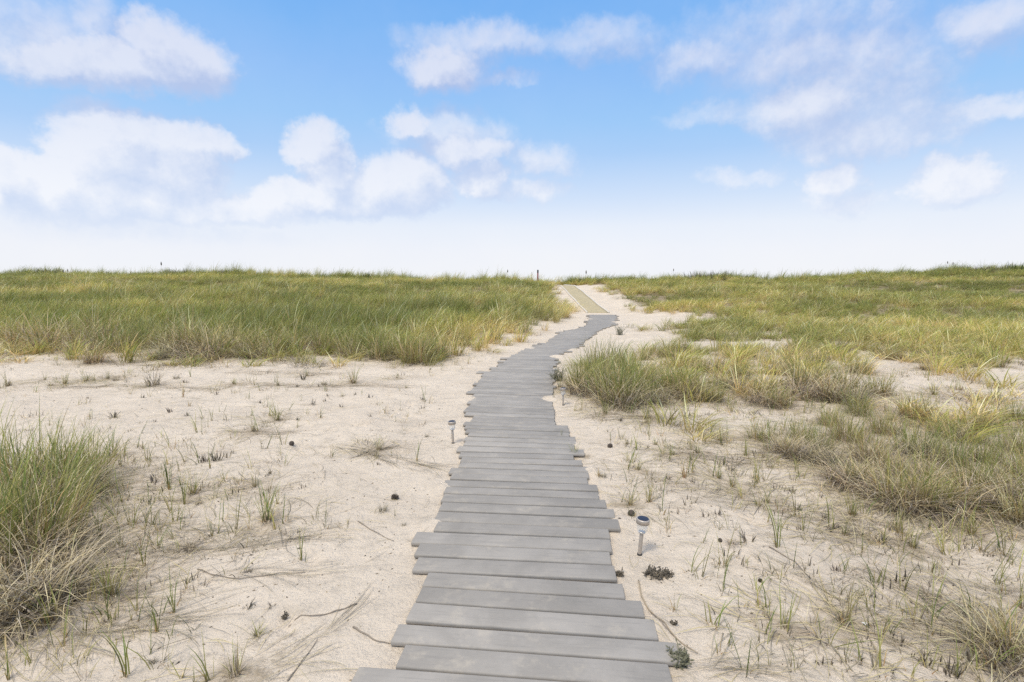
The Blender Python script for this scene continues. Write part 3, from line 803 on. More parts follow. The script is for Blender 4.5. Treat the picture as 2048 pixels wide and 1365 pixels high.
# ------------------------------------------------------------------ single tufts on the sand
PROTO = {}
def proto_meshes():
    rng = np.random.default_rng(21)
    def reg(kind, parts): PROTO.setdefault(kind, []).append([(nm, np_mesh(nm, *merge(p)[:2], mt, merge(p)[2])) for nm, p, mt in parts])
    W = (.12, .02)
    B_ = lambda n, L, sp, ti, dr, w, wd, cl, sg=5, **kw: blades(rng, n, L, sp, ti, dr, w, wd, cl, sg, **kw)
    for i in range(7):      # thin sprig: unit height about 1
        n = 3 + i % 4
        reg('sprig', [('green_blades', [B_(n, (.6, 1.08), .03, (.12, .12), (.05, .55), .020, W, C_GREEN[:3])], M_BLADE), ('dry_base', [B_(3 + i % 3, (.12, .28), .03, (.3, .3), (.1, .6), .03, (0, 0), _mix(C_RED, C_STRAW), 4)], M_DEAD)])
    for i in range(5):      # sprig bent to one side
        reg('bent', [('green_blades', [B_(2 + i % 3, (.8, 1.15), .02, (.55, .12), (.0, .2), .020, (0, 0), C_GREEN[:3], az=0, azsd=.22)], M_BLADE), ('dry_base', [B_(5, (.12, .3), .04, (.9, .4), (.1, .6), .028, (0, 0), C_DEAD, 4)], M_DEAD)])
    for i in range(8):      # tuft
        n = 12 + 3 * (i % 4)
        reg('tuft', [('green_blades', [B_(n, (.45, 1.08), .10, (.16, .16), (.1, .8), .016, W, _mix(C_GREEN, C_STRAW[:1]))], M_BLADE), ('dead_leaves', [B_(18, (.25, .62), .12, (.75, .4), (.3, 1.3), .018, (0, 0), _mix(C_STRAW, C_DEAD)), B_(12, (.12, .3), .09, (.3, .25), (.1, .6), .026, (0, 0), _mix(C_DARK, C_RED, C_DEAD), 4)], M_DEAD)])
    for i in range(4):      # yellow-orange tuft
        reg('amber', [('blades', [B_(14, (.5, 1.05), .08, (.13, .14), (.1, .6), .022, W, _mix(C_RED, C_STRAW, C_GREEN[3:]))], M_BLADE), ('dead_leaves', [B_(14, (.2, .5), .1, (.8, .4), (.3, 1.2), .018, (0, 0), _mix(C_STRAW, C_RED))], M_DEAD)])
    for i in range(5):      # dead heap of leaves, splayed
        reg('dead', [('dead_leaves', [B_(60, (.5, 1.5), .34, (.55, .35), (.7, 1.9), .026, (0, 0), C_DEAD), B_(24, (.3, .8), .34, (1.0, .4), (.2, .8), .024, (0, 0), _mix(C_DARK, C_STRAW), 4)], M_DEAD)])
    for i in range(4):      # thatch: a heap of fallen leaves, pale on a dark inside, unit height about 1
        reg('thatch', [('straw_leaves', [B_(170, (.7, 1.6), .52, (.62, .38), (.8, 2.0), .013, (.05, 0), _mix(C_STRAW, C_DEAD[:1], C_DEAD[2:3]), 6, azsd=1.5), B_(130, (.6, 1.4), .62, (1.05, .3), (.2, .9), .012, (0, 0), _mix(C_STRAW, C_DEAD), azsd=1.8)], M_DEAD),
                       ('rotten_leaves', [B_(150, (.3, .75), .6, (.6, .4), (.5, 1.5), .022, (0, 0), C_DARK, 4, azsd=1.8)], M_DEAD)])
    for i in range(6):      # stumps
        n = 4 + 2 * (i % 4)
        reg('stump', [('stubs', [B_(n + 5, (.3, 1.05), .28, (.22, .2), (-.1, .5), .08, (0, 0), C_DARK, 3), B_(8, (.4, 1.0), .3, (1.3, .3), (0, .3), .05, (0, 0), _mix(C_DARK, C_DEAD), 4)], M_DEAD)])
    for i in range(8):      # big clump, real metres
        n = 90 + 12 * (i % 4)
        reg('clump', [('green_blades', [B_(n + 20, (.40, 1.1), .34, (.19, .17), (.1, .95), .0095, (.2, .03), _mix(C_GREEN, C_GREEN[:2], C_GREEN[:2], C_GREEN[3:], C_STRAW[:1])), B_(34, (.5, 1.0), .32, (.25, .2), (.3, 1.2), .011, (.22, .03), _mix(C_STRAW, C_RED))], M_BLADE),
                      ('dead_leaves', [B_(150, (.3, .9), .28, (.75, .38), (.6, 1.7), .0075, (0, 0), _mix(C_STRAW, C_DEAD), azsd=1.4), B_(70, (.2, .5), .26, (.8, .4), (.4, 1.4), .011, (0, 0), _mix(C_DARK, C_DEAD), 4)], M_DEAD)])
    for i in range(5):      # straw-coloured clump with few green blades
        reg('strawclump', [('green_blades', [B_(34, (.5, 1.08), .2, (.2, .16), (.3, 1.1), .0115, (.25, .03), _mix(C_GREEN, C_GREEN[3:]))], M_BLADE),
                      ('dead_leaves', [B_(80, (.5, 1.05), .24, (.3, .22), (.4, 1.4), .0105, (.2, .02), _mix(C_STRAW, C_STRAW, C_RED)), B_(170, (.35, .95), .28, (.8, .38), (.6, 1.7), .0075, (0, 0), _mix(C_STRAW, C_DEAD), azsd=1.4), B_(50, (.2, .4), .26, (.7, .4), (.4, 1.2), .011, (0, 0), C_DARK, 4)], M_DEAD)])

KINDS = {   # kind: (object name, look, group)
    'sprig': ('grass_sprig', 'thin green sprig', 'thin grass sprigs on the sand'),
    'bent': ('grass_sprig', 'leaning green sprig', 'thin grass sprigs on the sand'),
    'tuft': ('grass_tuft', 'small green tuft', 'small grass tufts on the sand'),
    'amber': ('grass_tuft', 'small amber tuft', 'small grass tufts on the sand'),
    'dead': ('dead_grass_tuft', 'low dead grass heap', 'dead grass tufts on the sand'),
    'stump': ('grass_stubble', 'dark dead stubble', 'dark dead stubble on the sand'),
    'thatch': ('thatch_heap', 'sprawling pale thatch heap', 'heaps of fallen dry grass'),
    'clump': ('grass_clump', 'tall green clump', 'large clumps of dune grass'),
    'strawclump': ('grass_clump', 'tall straw-coloured clump', 'large clumps of dune grass')}
# kind, x, y of the foot and height, in photograph pixels; width factor; rotation
S, Bn, T, A, D, U, C, Wc, H_ = 'sprig', 'bent', 'tuft', 'amber', 'dead', 'stump', 'clump', 'strawclump', 'thatch'
PLANTS = [
 # left strip before the tall grass
 (T,16,773,45),(T,90,760,22),(T,129,768,34),(D,103,772,12),(T,173,762,26),(T,188,762,25),(T,216,758,34),(D,232,762,16),(U,252,766,10),(D,305,772,42),(A,367,795,28),(A,379,813,17),(U,227,836,22),(U,340,825,15),(U,373,832,10),(U,310,844,14),(U,285,796,10),
 (Wc,190,726,58),(S,217,725,25),(S,98,715,25),(S,51,719,25),(T,31,722,16),(U,266,723,10),(U,371,766,12),(S,381,754,26),(D,352,758,14),(T,467,768,20),(S,519,782,28),(T,556,772,26),(U,595,774,9),(T,614,752,18),(T,707,766,50),(D,650,770,14),(U,638,774,9),(S,605,727,16),(S,545,726,13),
 (U,433,790,14),(S,492,797,18),(S,423,842,38),(S,439,824,22),(Bn,449,823,20),(U,519,807,11),(T,554,841,42),(Bn,578,821,40),(U,626,809,20),(U,649,803,11),(U,656,793,9),(T,685,793,13),(U,710,790,8),(S,724,790,15),(U,740,795,13),(U,683,814,9),(U,740,834,9),(S,791,844,25),(U,597,840,10),(T,507,862,36),
 # middle of the left sand
 (T,226,915,76),(S,242,933,60),(S,293,921,55),(Bn,283,867,40),(S,369,924,56),(U,409,924,26),(S,420,937,60),(U,435,922,24),(U,464,907,18),(Bn,534,898,50),(U,310,965,23),(S,339,979,110),(S,369,1009,78),(T,386,989,50),(Bn,436,974,60),(T,509,974,40),(T,534,1042,92),(S,245,1005,60),(S,258,1049,76),(S,276,1003,30),(S,288,1060,82),(S,346,1044,60),(D,397,1009,14),(S,420,1056,19),
 (T,757,899,38),(S,784,912,22),(S,833,922,76),(U,718,913,9),(U,757,930,12),(D,854,874,10),(D,765,1023,22),(S,790,1032,26),(D,808,1051,10),(S,555,1009,55),(S,574,924,28),
 # left foreground
 (T,224,1192,105),(S,289,1133,92),(S,314,1264,108),(S,348,1226,92),(S,277,1242,60),(S,262,1240,50),(T,100,1245,130),(S,254,1352,140),(S,363,1357,80),(D,381,1100,36),(S,17,1360,105),(S,388,1368,55),(D,305,1326,15),(S,602,1122,82),(S,612,1128,50),(T,470,1350,104),(T,517,1271,36),(U,495,1216,17),(U,498,1145,11),(S,424,1073,46),(U,543,1214,11),(S,413,1364,52),(S,721,1254,20),(S,198,1073,90),
 # right sand
 (U,1240,843,15),(T,1293,845,32),(U,1381,832,9),(D,1346,839,14),(S,1221,881,33),(T,1254,889,22),(T,1311,890,24),(S,1298,880,33),(T,1343,910,36),(T,1395,906,32),(T,1439,881,52),(T,1276,940,42),(A,1369,955,52),(U,1337,959,20),(U,1386,966,17),(D,1207,955,16),(S,1244,1004,45),(T,1261,1011,45),(A,1297,1005,50),(T,1437,957,40),(T,1465,975,50),(U,1462,941,17),(S,1509,976,50),(T,1534,1005,42),(U,1409,1033,24),(U,1435,1029,19),(S,1555,1095,115),(D,1541,936,18),
 (T,1150,911,40),(A,1197,953,20),(S,1123,877,30),(T,1704,1031,62),(U,1582,984,20),(T,1667,944,52),(T,1691,1070,50),(S,1724,1103,60),(T,1825,1095,62),(T,1944,1070,62),(A,1798,1066,70),(S,1860,1060,55),(U,1761,1085,30),(S,1885,1088,30),(U,1597,1021,15),(U,1649,1036,13),(Bn,2015,1112,70),
 (T,1689,1247,108),(U,1721,1188,11),(U,1667,1140,13),(T,2045,1216,100),(U,1845,1326,46),(U,1948,1326,40),(U,1902,1352,42),(Bn,1986,1161,80),(Bn,1783,1268,62),(U,1802,1285,20),(T,1569,1252,60),(D,1464,1090,24),(U,1493,1083,44),(T,1210,828,45),(T,1295,837,45),(S,1350,826,40),(T,1120,775,34),(S,1108,795,18),
 # large clumps, left foreground
 (C,45,1115,265),(C,92,1090,210),(H_,60,1205,125),(H_,100,1190,85),(H_,-10,1235,140),(H_,85,1130,100),(H_,125,1000,75),(H_,60,1010,85),(H_,172,985,55),(H_,30,1130,130),(C,-40,1100,250),(C,118,970,150),(C,40,980,190),(C,165,962,125),(C,-130,1180,300),(C,100,1030,200),(C,-60,960,170),
 # pale clumps along the front of the tall left grass
 (Wc,40,694,88),(Wc,98,700,104),(Wc,160,697,92),(C,225,704,84),(Wc,205,688,100),(C,285,697,76),(Wc,340,708,88),(Wc,375,706,112),(Wc,425,712,98),(Wc,480,708,88),(C,535,710,84),(Wc,590,707,82),(C,650,706,84),(C,705,712,80),(C,770,718,84),(C,835,724,88),(C,872,716,76),(C,925,690,56),(C,985,678,46),(C,1050,666,36),
 (H_,165,706,36),(H_,345,716,48),(H_,415,719,52),(H_,505,715,40),
 # clumps right of the walk
 (H_,1240,812,62),(H_,1178,788,50),(H_,1305,806,50),(H_,1385,797,42),(H_,1605,797,62),(H_,1690,802,60),(H_,1535,808,44),(H_,1460,775,40),
 (C,1160,778,84),(C,1182,770,96),(C,1216,788,104),(C,1240,803,122),(Wc,1268,780,104),(C,1296,797,74),(C,1333,780,70),(C,1367,788,92),(C,1424,801,66),(C,1330,714,48),(C,1364,704,46),(Wc,1296,720,44),(C,1200,735,80),(C,1250,740,60),
 (C,1526,794,74),(Wc,1610,780,112),(Wc,1690,782,98),(Wc,1664,803,80),(C,1556,812,56),(C,1757,788,66),(C,1480,760,64),(Wc,1560,750,74),(Wc,1440,740,56),(C,1720,745,56),(C,1400,740,52),(C,1636,735,60),(Wc,1500,712,48),(C,1450,700,40),(C,1590,704,44),(C,1680,702,44),
 (T,1819,697,36),(T,1917,735,48),(T,2005,736,46),(Wc,1870,662,16),(Wc,2041,700,40),(T,1921,780,26),(C,1960,722,48),(C,1790,720,44),(Wc,1850,740,34),(T,1870,790,40),(T,1990,800,50),
 # right-hand bank
 (H_,1590,910,52),(H_,1655,928,50),(H_,1705,968,58),(H_,1795,1012,80),(H_,1880,1012,70),(H_,1965,1000,76),(H_,1845,915,58),(H_,1930,880,46),(H_,1750,930,56),(H_,2030,1010,80),
 (C,1734,922,104),(C,1803,1006,136),(C,1863,1010,100),(C,1949,983,118),(Wc,2011,991,100),(Wc,1967,859,58),(C,1885,872,60),(C,1640,905,78),(C,1600,880,66),(Wc,1575,905,56),(C,1690,880,80),(C,1770,868,84),(C,1828,905,96),(Wc,1780,950,88),(Wc,1715,960,64),(C,1900,930,96),(Wc,1860,960,84),(C,1975,925,84),(C,2035,900,86),(Wc,1930,1010,74),(Wc,2040,1040,110),(C,1715,830,72),(C,1830,835,76),(C,1660,850,64),(C,2060,960,120),(C,2110,1020,160),(C,1520,880,48),(C,2030,840,60),(Wc,2035,1312,130),(H_,2030,1320,95),(H_,2000,1300,50)]

EXTRA_RANDOM = []
def build_plants():
    proto_meshes()
    rnd = random.Random(17)
    items = []
    for i, (kind, px, py, hp) in enumerate(PLANTS):
        x, y, z = at(px, py)
        zc = y * math.cos(PITCH) + (CAM_H - z) * math.sin(PITCH)
        items.append([kind, x, y, z, hp * zc / F_PX, None])
    # more of the same smaller growth where the photo shows it thickly
    def sprinkle(poly, n, kinds, hlo, hhi, gap):
        pts = wpoly(poly); xs = [q[0] for q in pts]; ys = [q[1] for q in pts]; c = 0; tries = 0
        while c < n and tries < 4000:
            tries += 1
            x, y = rnd.uniform(min(xs), max(xs)), rnd.uniform(min(ys), max(ys))
            if poly_sd(np.array([x]), np.array([y]), pts)[0] < 0 or abs(x - float(xc(y))) < .75: continue
            if any((x - q[1]) ** 2 + (y - q[2]) ** 2 < gap * gap for q in items): continue
            items.append([rnd.choice(kinds), x, y, float(H(x, y)), rnd.uniform(hlo, hhi), None]); c += 1
    sprinkle([(600, 740), (930, 730), (900, 800), (620, 820)], 8, [U, U, S, T], .06, .15, .35)

    root_of = {}
    cells = {}
    BANDS = [(2.45, 'at the bottom edge'), (2.75, 'nearer than the near light'), (3.1, 'level with the near light'), (3.6, 'just beyond the near light'), (4.3, 'midway between the two nearer lights'), (4.85, 'just nearer than the left light'), (5.4, 'level with the left light'), (6.2, 'just beyond the left light'), (7.2, 'level with the farthest light'), (8.2, 'just beyond the farthest light'), (9.5, 'before the walk bends'), (11.0, 'where the walk bends'), (14, 'beside the bend'), (18, 'near the last planks'), (99, 'out near the mat')]
    for it in items:
        b = next(i for i, (lim, _) in enumerate(BANDS) if it[2] < lim)
        side = 'left' if it[1] < float(xc(it[2])) else 'right'
        it[5] = (it[0], side, b); cells.setdefault(it[5], []).append(it)
    ORD = 'first second third fourth fifth sixth seventh eighth ninth tenth eleventh twelfth thirteenth fourteenth fifteenth sixteenth seventeenth'.split()
    for key, lst in cells.items():
        lst.sort(key=lambda q: abs(q[1] - float(xc(q[2]))))
        for n, it in enumerate(lst):
            it.append('%s, %s %s of the planks, %s' % (KINDS[it[0]][1], 'only one' if len(lst) == 1 else ORD[n], key[1], BANDS[key[2]][1]))
    count = {}
    for it in items:
        kind, x, y, z, h, _, label = it
        name, look, grp = KINDS[kind]
        vs = PROTO[kind]; c = count[kind] = count.get(kind, -1) + 1; var = c % len(vs)
        # a bent sprig leans to the right in most places
        rz = rnd.uniform(-.5, .3) if kind == 'bent' else (rnd.uniform(-.7, .7) if kind in ('clump', 'strawclump') else rnd.uniform(0, 6.28))
        wide = h * (rnd.uniform(.8, 1.15))
        if kind in ('clump', 'strawclump'): wide = max(h * rnd.uniform(.85, 1.1), .32)
        if kind == 'stump': wide = max(h, .06) * rnd.uniform(.7, 1.2)
        if kind in ('tuft', 'amber'): wide = max(wide, .14)
        if kind == 'thatch': wide = h * rnd.uniform(1.1, 1.5)
        key = (kind, var)
        if len(vs[var]) == 1:
            if key not in root_of:
                o = new_obj(name, vs[var][0][1]); root_of[key] = o
            else:
                o = root_of[key].copy(); COL.objects.link(o)
        else:
            if key not in root_of:
                o = new_obj(name, None)
                for nm, me in vs[var]: new_obj(nm, me, o)
                root_of[key] = o
            else:
                src = root_of[key]; o = src.copy(); COL.objects.link(o)
                for ch in src.children:
                    cc = ch.copy(); COL.objects.link(cc); cc.parent = o
        o.location = (x, y, z); o.rotation_euler = (0, 0, rz); o.scale = (wide, wide, h)
        tag(o, label, 'grass' if kind not in ('stump', 'dead', 'thatch') else 'dead grass', grp)
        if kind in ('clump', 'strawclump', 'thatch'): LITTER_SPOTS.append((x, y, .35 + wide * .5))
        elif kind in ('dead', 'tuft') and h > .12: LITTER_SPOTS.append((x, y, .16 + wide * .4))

# ------------------------------------------------------------------ loose straw and debris
def strips(rng, x, y, ang, ln, w, curve, cols, seg=5, lift=.004):
    n = len(x); V = np.zeros((n, seg + 1, 2, 3)); pick = rng.integers(0, len(cols), n)
    c0 = np.array([c[0] for c in cols])[pick] * rng.uniform(.85, 1.2, (n, 1)); c1 = np.array([c[1] for c in cols])[pick]
    Cc = np.zeros((n, seg + 1, 2, 3)); px, py = x.copy(), y.copy(); a = ang.copy()
    arch = rng.uniform(0, .012, n) + np.where(rng.random(n) < .12, rng.uniform(0, .05, n), 0)
    for j in range(seg + 1):
        s = j / seg; z = H(px, py) + lift + arch * math.sin(math.pi * s)
        hw = .5 * w * (1 - .8 * abs(2 * s - 1) ** 3)
        V[:, j, 0] = np.stack([px - np.sin(a) * hw, py + np.cos(a) * hw, z], 1); V[:, j, 1] = np.stack([px + np.sin(a) * hw, py - np.cos(a) * hw, z + hw * .6], 1)
        Cc[:, j, :] = (c0 + (c1 - c0) * s)[:, None, :]
        a = a + curve / seg; px = px + np.cos(a) * ln / seg; py = py + np.sin(a) * ln / seg
    i = (np.arange(n) * (seg + 1) * 2)[:, None] + 2 * np.arange(seg)[None, :]
    return V.reshape(-1, 3), np.stack([i, i + 1, i + 3, i + 2], -1).reshape(-1, 4), Cc.reshape(-1, 3)

def off_walk(x, y, m=.62): return (np.abs(x - xc(y)) > m) & (y > 1.6)

def build_litter():
    rng = np.random.default_rng(5)
    parts = []
    # loose everywhere on the sand
    def loose(n, y0, y1, lo, hi, w, cols, thr):
        y = rng.uniform(y0, y1, n); x = rng.uniform(-1, 1, n) * (y * 1.02 + .6)
        d = fbm(x * .9, y * .9, 140, 3)
        kp = (d + rng.random(n) * .5 > thr) & off_walk(x, y); x, y = x[kp], y[kp]; m = len(x)
        parts.append(strips(rng, x, y, rng.normal(0.05, .75, m) + np.pi * (rng.random(m) < .5), rng.uniform(lo, hi, m) ** 1, w * rng.uniform(.6, 1.3, m), rng.normal(0, .55, m), cols))
    loose(4200, 1.7, 6, .04, .20, .0022, _mix(C_DEAD, C_STRAW), .30)
    loose(4200, 4, 12, .05, .26, .0032, _mix(C_DEAD, C_STRAW), .34)
    loose(1500, 10, 25, .08, .32, .007, _mix(C_DEAD, C_STRAW), .40)
    # around every clump
    for (a, b, r) in LITTER_SPOTS:
        if b > 16: continue
        n = int(40 + 150 * r)
        ph = rng.random(n) * 2 * np.pi; rr = r * (.25 + 1.05 * rng.random(n))
        x, y = a + rr * np.cos(ph), b + rr * np.sin(ph) * .8
        kp = off_walk(x, y, .66); x, y, ph = x[kp], y[kp], ph[kp]; m = len(x)
        if m: parts.append(strips(rng, x, y, ph + rng.normal(0, .7, m), rng.uniform(.08, .34, m), rng.uniform(.0018, .0038, m), rng.normal(0, .5, m), _mix(C_DEAD, C_STRAW, C_STRAW)))
    # combed drifts of straw lying on the sand, from one point to another
    DRIFT = [((1690, 1130), (2060, 1285), 90, .16), ((1660, 1240), (2060, 1290), 90, .14), ((1480, 1090), (1640, 1170), 22, .05), ((1780, 1140), (2040, 1180), 40, .12), ((1560, 1000), (1800, 1090), 60, .18), ((1320, 985), (1560, 1020), 60, .25), ((1460, 1060), (1640, 1080), 24, .1), ((1500, 1020), (1700, 1060), 50, .2),
             ((400, 1110), (590, 1075), 60, .10), ((60, 1290), (330, 1245), 50, .06), ((410, 1150), (640, 1150), 20, .05), ((230, 1120), (380, 1100), 60, .14), ((230, 1040), (420, 1075), 50, .14), ((620, 885), (860, 935), 40, .08), ((690, 920), (780, 895), 18, .05), ((600, 1310), (700, 1225), 10, .05), ((1350, 1340), (1560, 1330), 24, .05), ((420, 865), (560, 868), 16, .05),
             ((80, 778), (250, 772), 60, .18), ((250, 775), (420, 780), 40, .14), ((430, 770), (640, 775), 50, .2), ((620, 772), (800, 775), 50, .16), ((200, 730), (420, 728), 60, .2), ((450, 745), (680, 748), 60, .2), ((1150, 835), (1420, 835), 70, .25), ((1290, 900), (1480, 930), 40, .2), ((1200, 960), (1420, 975), 60, .2)]
    for (p0, p1, n, sp) in DRIFT:
        x0, y0, _ = at(*p0); x1, y1, _ = at(*p1)
        far_ = y0 > 4.2; n = int(n * (2.2 if far_ else 1.3)); t = rng.random(n)
        L = math.hypot(x1 - x0, y1 - y0); a = math.atan2(y1 - y0, x1 - x0)
        off = rng.normal(0, sp * .5, n)
        x = x0 + (x1 - x0) * t - math.sin(a) * off; y = y0 + (y1 - y0) * t + math.cos(a) * off
        kp = off_walk(x, y, .6); x, y = x[kp], y[kp]; m = len(x)
        ln = np.minimum(rng.uniform(.12, .5, m), L)
        parts.append(strips(rng, x, y, a + rng.normal(0, .22, m), ln, rng.uniform(.0016, .0034, m) * (1.6 if far_ else 1), rng.normal(0, .35, m), _mix(C_DEAD, C_STRAW, C_DEAD[:3]), 6))
    v, q, c = merge(parts)
    tag(new_obj('straw_litter', np_mesh('straw_litter', v, q, M_DEAD, c)), kind='stuff')
    # dark crumbs of root and bark
    n = 5200; y = 1.7 + 11 * rng.random(n) ** 1.5; x = rng.uniform(-1, 1, n) * (y * 1.02 + .5)
    d = fbm(x * 1.4, y * 1.4, 170, 3); kp = (d + rng.random(n) * .5 > .28) & off_walk(x, y); x, y = x[kp], y[kp]; m = len(x)
    a = rng.random(m) * 6.28; r = rng.uniform(.002, .0075, m) * (.8 + .06 * y); z = H(x, y)
    ex = rng.uniform(.8, 2.6, m)
    dx, dy = np.cos(a) * r * ex, np.sin(a) * r * ex; nx, ny = -np.sin(a) * r * .7, np.cos(a) * r * .7
    V = np.stack([np.stack([x - dx, y - dy, z - .001], 1), np.stack([x + nx, y + ny, z], 1), np.stack([x + dx, y + dy, z - .001], 1), np.stack([x - nx, y - ny, z], 1), np.stack([x, y, z + r * .8], 1)], 1)
    i = (np.arange(m) * 5)[:, None]
    q = np.concatenate([i + np.array([[0, 3, 4]]), i + np.array([[3, 2, 4]]), i + np.array([[2, 1, 4]]), i + np.array([[1, 0, 4]])])
    cc = np.repeat(np.array([c[0] for c in _mix(C_DARK, C_DEAD)])[rng.integers(0, 7, m)], 5, axis=0)
    tag(new_obj('plant_debris', np_mesh('plant_debris', V.reshape(-1, 3), q, M_DEAD, cc, False)), kind='stuff')

# ------------------------------------------------------------------ single finds on the sand
def build_finds():
    rng = np.random.default_rng(33)
    m, t, k, out = material('cone_scale')
    p = k.n('ShaderNodeTexCoord').outputs['Object']
    principled(k, out, k.mix(k.noise(p, 60, 3, .6), (.045, .035, .028), (.17, .14, .115)), .8, .15)
    def cone(px, py, size, label):
        mb = MB(); n = 70
        mb.lathe([(.10, .06), (.26, .2), (.30, .45), (.2, .7), (.05, .86)], 10)
        for i in range(n):
            f = i / n; a = i * 2.39996; zz = .06 + .82 * f; rr = (.30 * math.sin(math.pi * min(1, .18 + .8 * f)) + .05)
            ax = Vector((math.cos(a), math.sin(a), 0)); si = Vector((-math.sin(a), math.cos(a), 0)); up = Vector((0, 0, 1))
            c = Vector((0, 0, zz)) + ax * rr * .75; tp = c + ax * .24 + up * (.10 + .08 * f)
            w = .10
            mb.add([c - si * w * .5, c + si * w * .5, tp + si * w, tp - si * w, tp + ax * .04 + up * .05, c - up * .05], [(0, 1, 2, 3), (3, 2, 4), (0, 3, 5), (1, 5, 2), (2, 5, 3), (1, 0, 5)])
        x, y, z = at(px, py); zc = y
        s = .75 * size * zc / F_PX
        o = new_obj('pine_cone', mb.mesh('pine_cone', m, False), loc=(x, y, z + s * .28), rot=(R(70 + 30 * rng.random()), R(20), rng.random() * 6)); o.scale = (s, s, s)
        tag(o, label, 'pine cone', 'dark cones lying on the sand')
    cone(583, 892, 13, 'small dark cone on bare sand well left of the boardwalk, farthest left cone')
    cone(782, 998, 20, 'dark cone on the sand beside dry straw, left of the boardwalk')
    cone(1216, 896, 13, 'small dark cone on open sand right of the boardwalk, behind the amber tufts')
    cone(1265, 1034, 19, 'dark cone beside the near solar light cap by the plank ends')
    cone(1442, 1086, 11, 'tiny dark cone beside the dry stubble on open right sand')
    cone(1517, 1162, 11, 'tiny grey cone on the open sand before the lone right tuft')
    # dried weed: many stubby stems with little knobs
    wm = flat('dried_weed', (.17, .145, .11), .9, .1)
    gm = flat('grey_leaf', (.20, .195, .13), .8, .1)
    def weed(px, py, wpx, hpx, n, label, leaf=False, name='dried_weed', cat='dried weed'):
        x, y, z = at(px, py); s = wpx * y / F_PX; hh = hpx * y / F_PX; mb = MB()
        for i in range(n):
            a = rng.random() * 6.28; r = s * .5 * math.sqrt(rng.random()); bx, by = r * math.cos(a), r * math.sin(a) * .7
            if not leaf and vn(np.array([bx / s * 4 + px]), np.array([by / s * 4]), 7)[0] < -.12: continue
            l = hh * rng.uniform(.3, 1); tx, ty = rng.normal(0, .5), rng.normal(0, .5)
            mb.tube([(bx, by, -.004), (bx + tx * l * .4, by + ty * l * .4, l * .6), (bx + tx * l, by + ty * l, l)], [.0022, .0026, .0018], 5)
            for q in range(5 if not leaf else 9):
                f = rng.random(); c = Vector((bx + tx * l * f, by + ty * l * f, l * f)); d = Vector(rng.normal(0, 1, 3)); d.z = abs(d.z); d.normalize(); e = d.orthogonal().normalized()
                L_ = .010 if not leaf else .020; w = .0035
                mb.add([c, c + d * L_ * .5 + e * w, c + d * L_, c + d * L_ * .5 - e * w, c + d * L_ * .5 + d.cross(e) * w], [(0, 1, 4), (1, 2, 4), (2, 3, 4), (3, 0, 4)])
        tag(new_obj(name, mb.mesh(name, gm if leaf else wm, False), loc=(x, y, z)), label, cat)
    weed(1317, 1152, 56, 14, 95, 'dark dried weed mat on the sand just nearer than the near solar light')
    weed(1239, 1152, 16, 10, 34, 'small dark dried weed knot by the right plank ends')
    weed(1346, 1250, 12, 8, 20, 'tiny dark weed knot on right sand near the projecting plank')
    weed(165, 1140, 26, 14, 50, 'blackened weed scrap among straw at left, beside the big clump')
    weed(1358, 1328, 44, 26, 46, 'low grey-green leafy shrub growing beside the nearest right plank ends', True, 'low_shrub', 'shrub')
    weed(1116, 762, 22, 30, 60, 'dark green leafy weed between planks and tall grass, right of the walk', True, 'low_shrub', 'shrub')
    weed(1240, 670, 16, 22, 50, 'dark weed on sand right of the far planks below the mat', True, 'low_shrub', 'shrub')
    weed(571, 1238, 16, 12, 20, 'small rusty plant scrap on the sand at the end of a long dry stem')
    # shell
    sm_ = flat('shell', (.78, .75, .70), .4, .4)
    mb = MB(); vs = [(0, 0, 0)]; n = 14
    for i in range(n + 1):
        a = R(-70 + 140 * i / n); rr = 1 if i % 2 == 0 else .95
        vs.append((rr * math.cos(a) * .55, rr * math.sin(a) * .55, .22)); vs.append((rr * math.cos(a), rr * math.sin(a), .03))
    fs = [(0, 1 + 2 * i, 3 + 2 * i) for i in range(n)] + [(1 + 2 * i, 2 + 2 * i, 4 + 2 * i, 3 + 2 * i) for i in range(n)]
    mb.add(vs, fs); x, y, z = at(1733, 1254); o = new_obj('sea_shell', mb.mesh('sea_shell', sm_), loc=(x, y, z + .004), rot=(0, 0, 1.2)); o.scale = (.028, .022, .03)
    tag(o, 'small white shell on the sand beside a green tuft at right', 'shell')
    # long dry stems that can be picked out one by one
    st = flat('dry_stem', (.36, .29, .20), .8, .15); sg = flat('grey_stem', (.28, .235, .185), .85, .1)
    def stem(pts, r, mt, label):
        q = [at(*a) for a in pts]; b = q[0]
        ps = [(c[0] - b[0], c[1] - b[1], c[2] - b[2] + r + .002) for c in q]
        fine = []
        for i in range(len(ps) - 1):
            for f in (0, .25, .5, .75): fine.append(tuple(np.array(ps[i]) * (1 - f) + np.array(ps[i + 1]) * f))
        fine.append(ps[-1])
        fine = [(a, c, float(H(a + b[0], c + b[1])) - b[2] + r + .001 + .003 * math.sin(i * 1.7)) for i, (a, c, _) in enumerate(fine)]
        mb = MB(); mb.tube(fine, [r * (1 - .6 * i / len(fine)) for i in range(len(fine))], 6)
        tag(new_obj('dry_stem', mb.mesh('dry_stem', mt), loc=b), label, 'dry stem', 'single dry stems lying on the sand')
    stem([(1277, 1163), (1283, 1195), (1300, 1225), (1340, 1265), (1395, 1310)], .0042, st, 'long pale stem curving along the right plank ends near the viewer')
    stem([(1302, 1226), (1330, 1255), (1352, 1277)], .003, sg, 'dark stem lying against the pale one at the right plank ends')
    stem([(714, 1209), (680, 1222), (640, 1233), (590, 1243), (577, 1256)], .0035, sg, 'grey bent twig on open sand left of the near planks')
    stem([(706, 1256), (730, 1270), (757, 1286), (800, 1290)], .0038, sg, 'dark twig whose end slips under the left plank end')
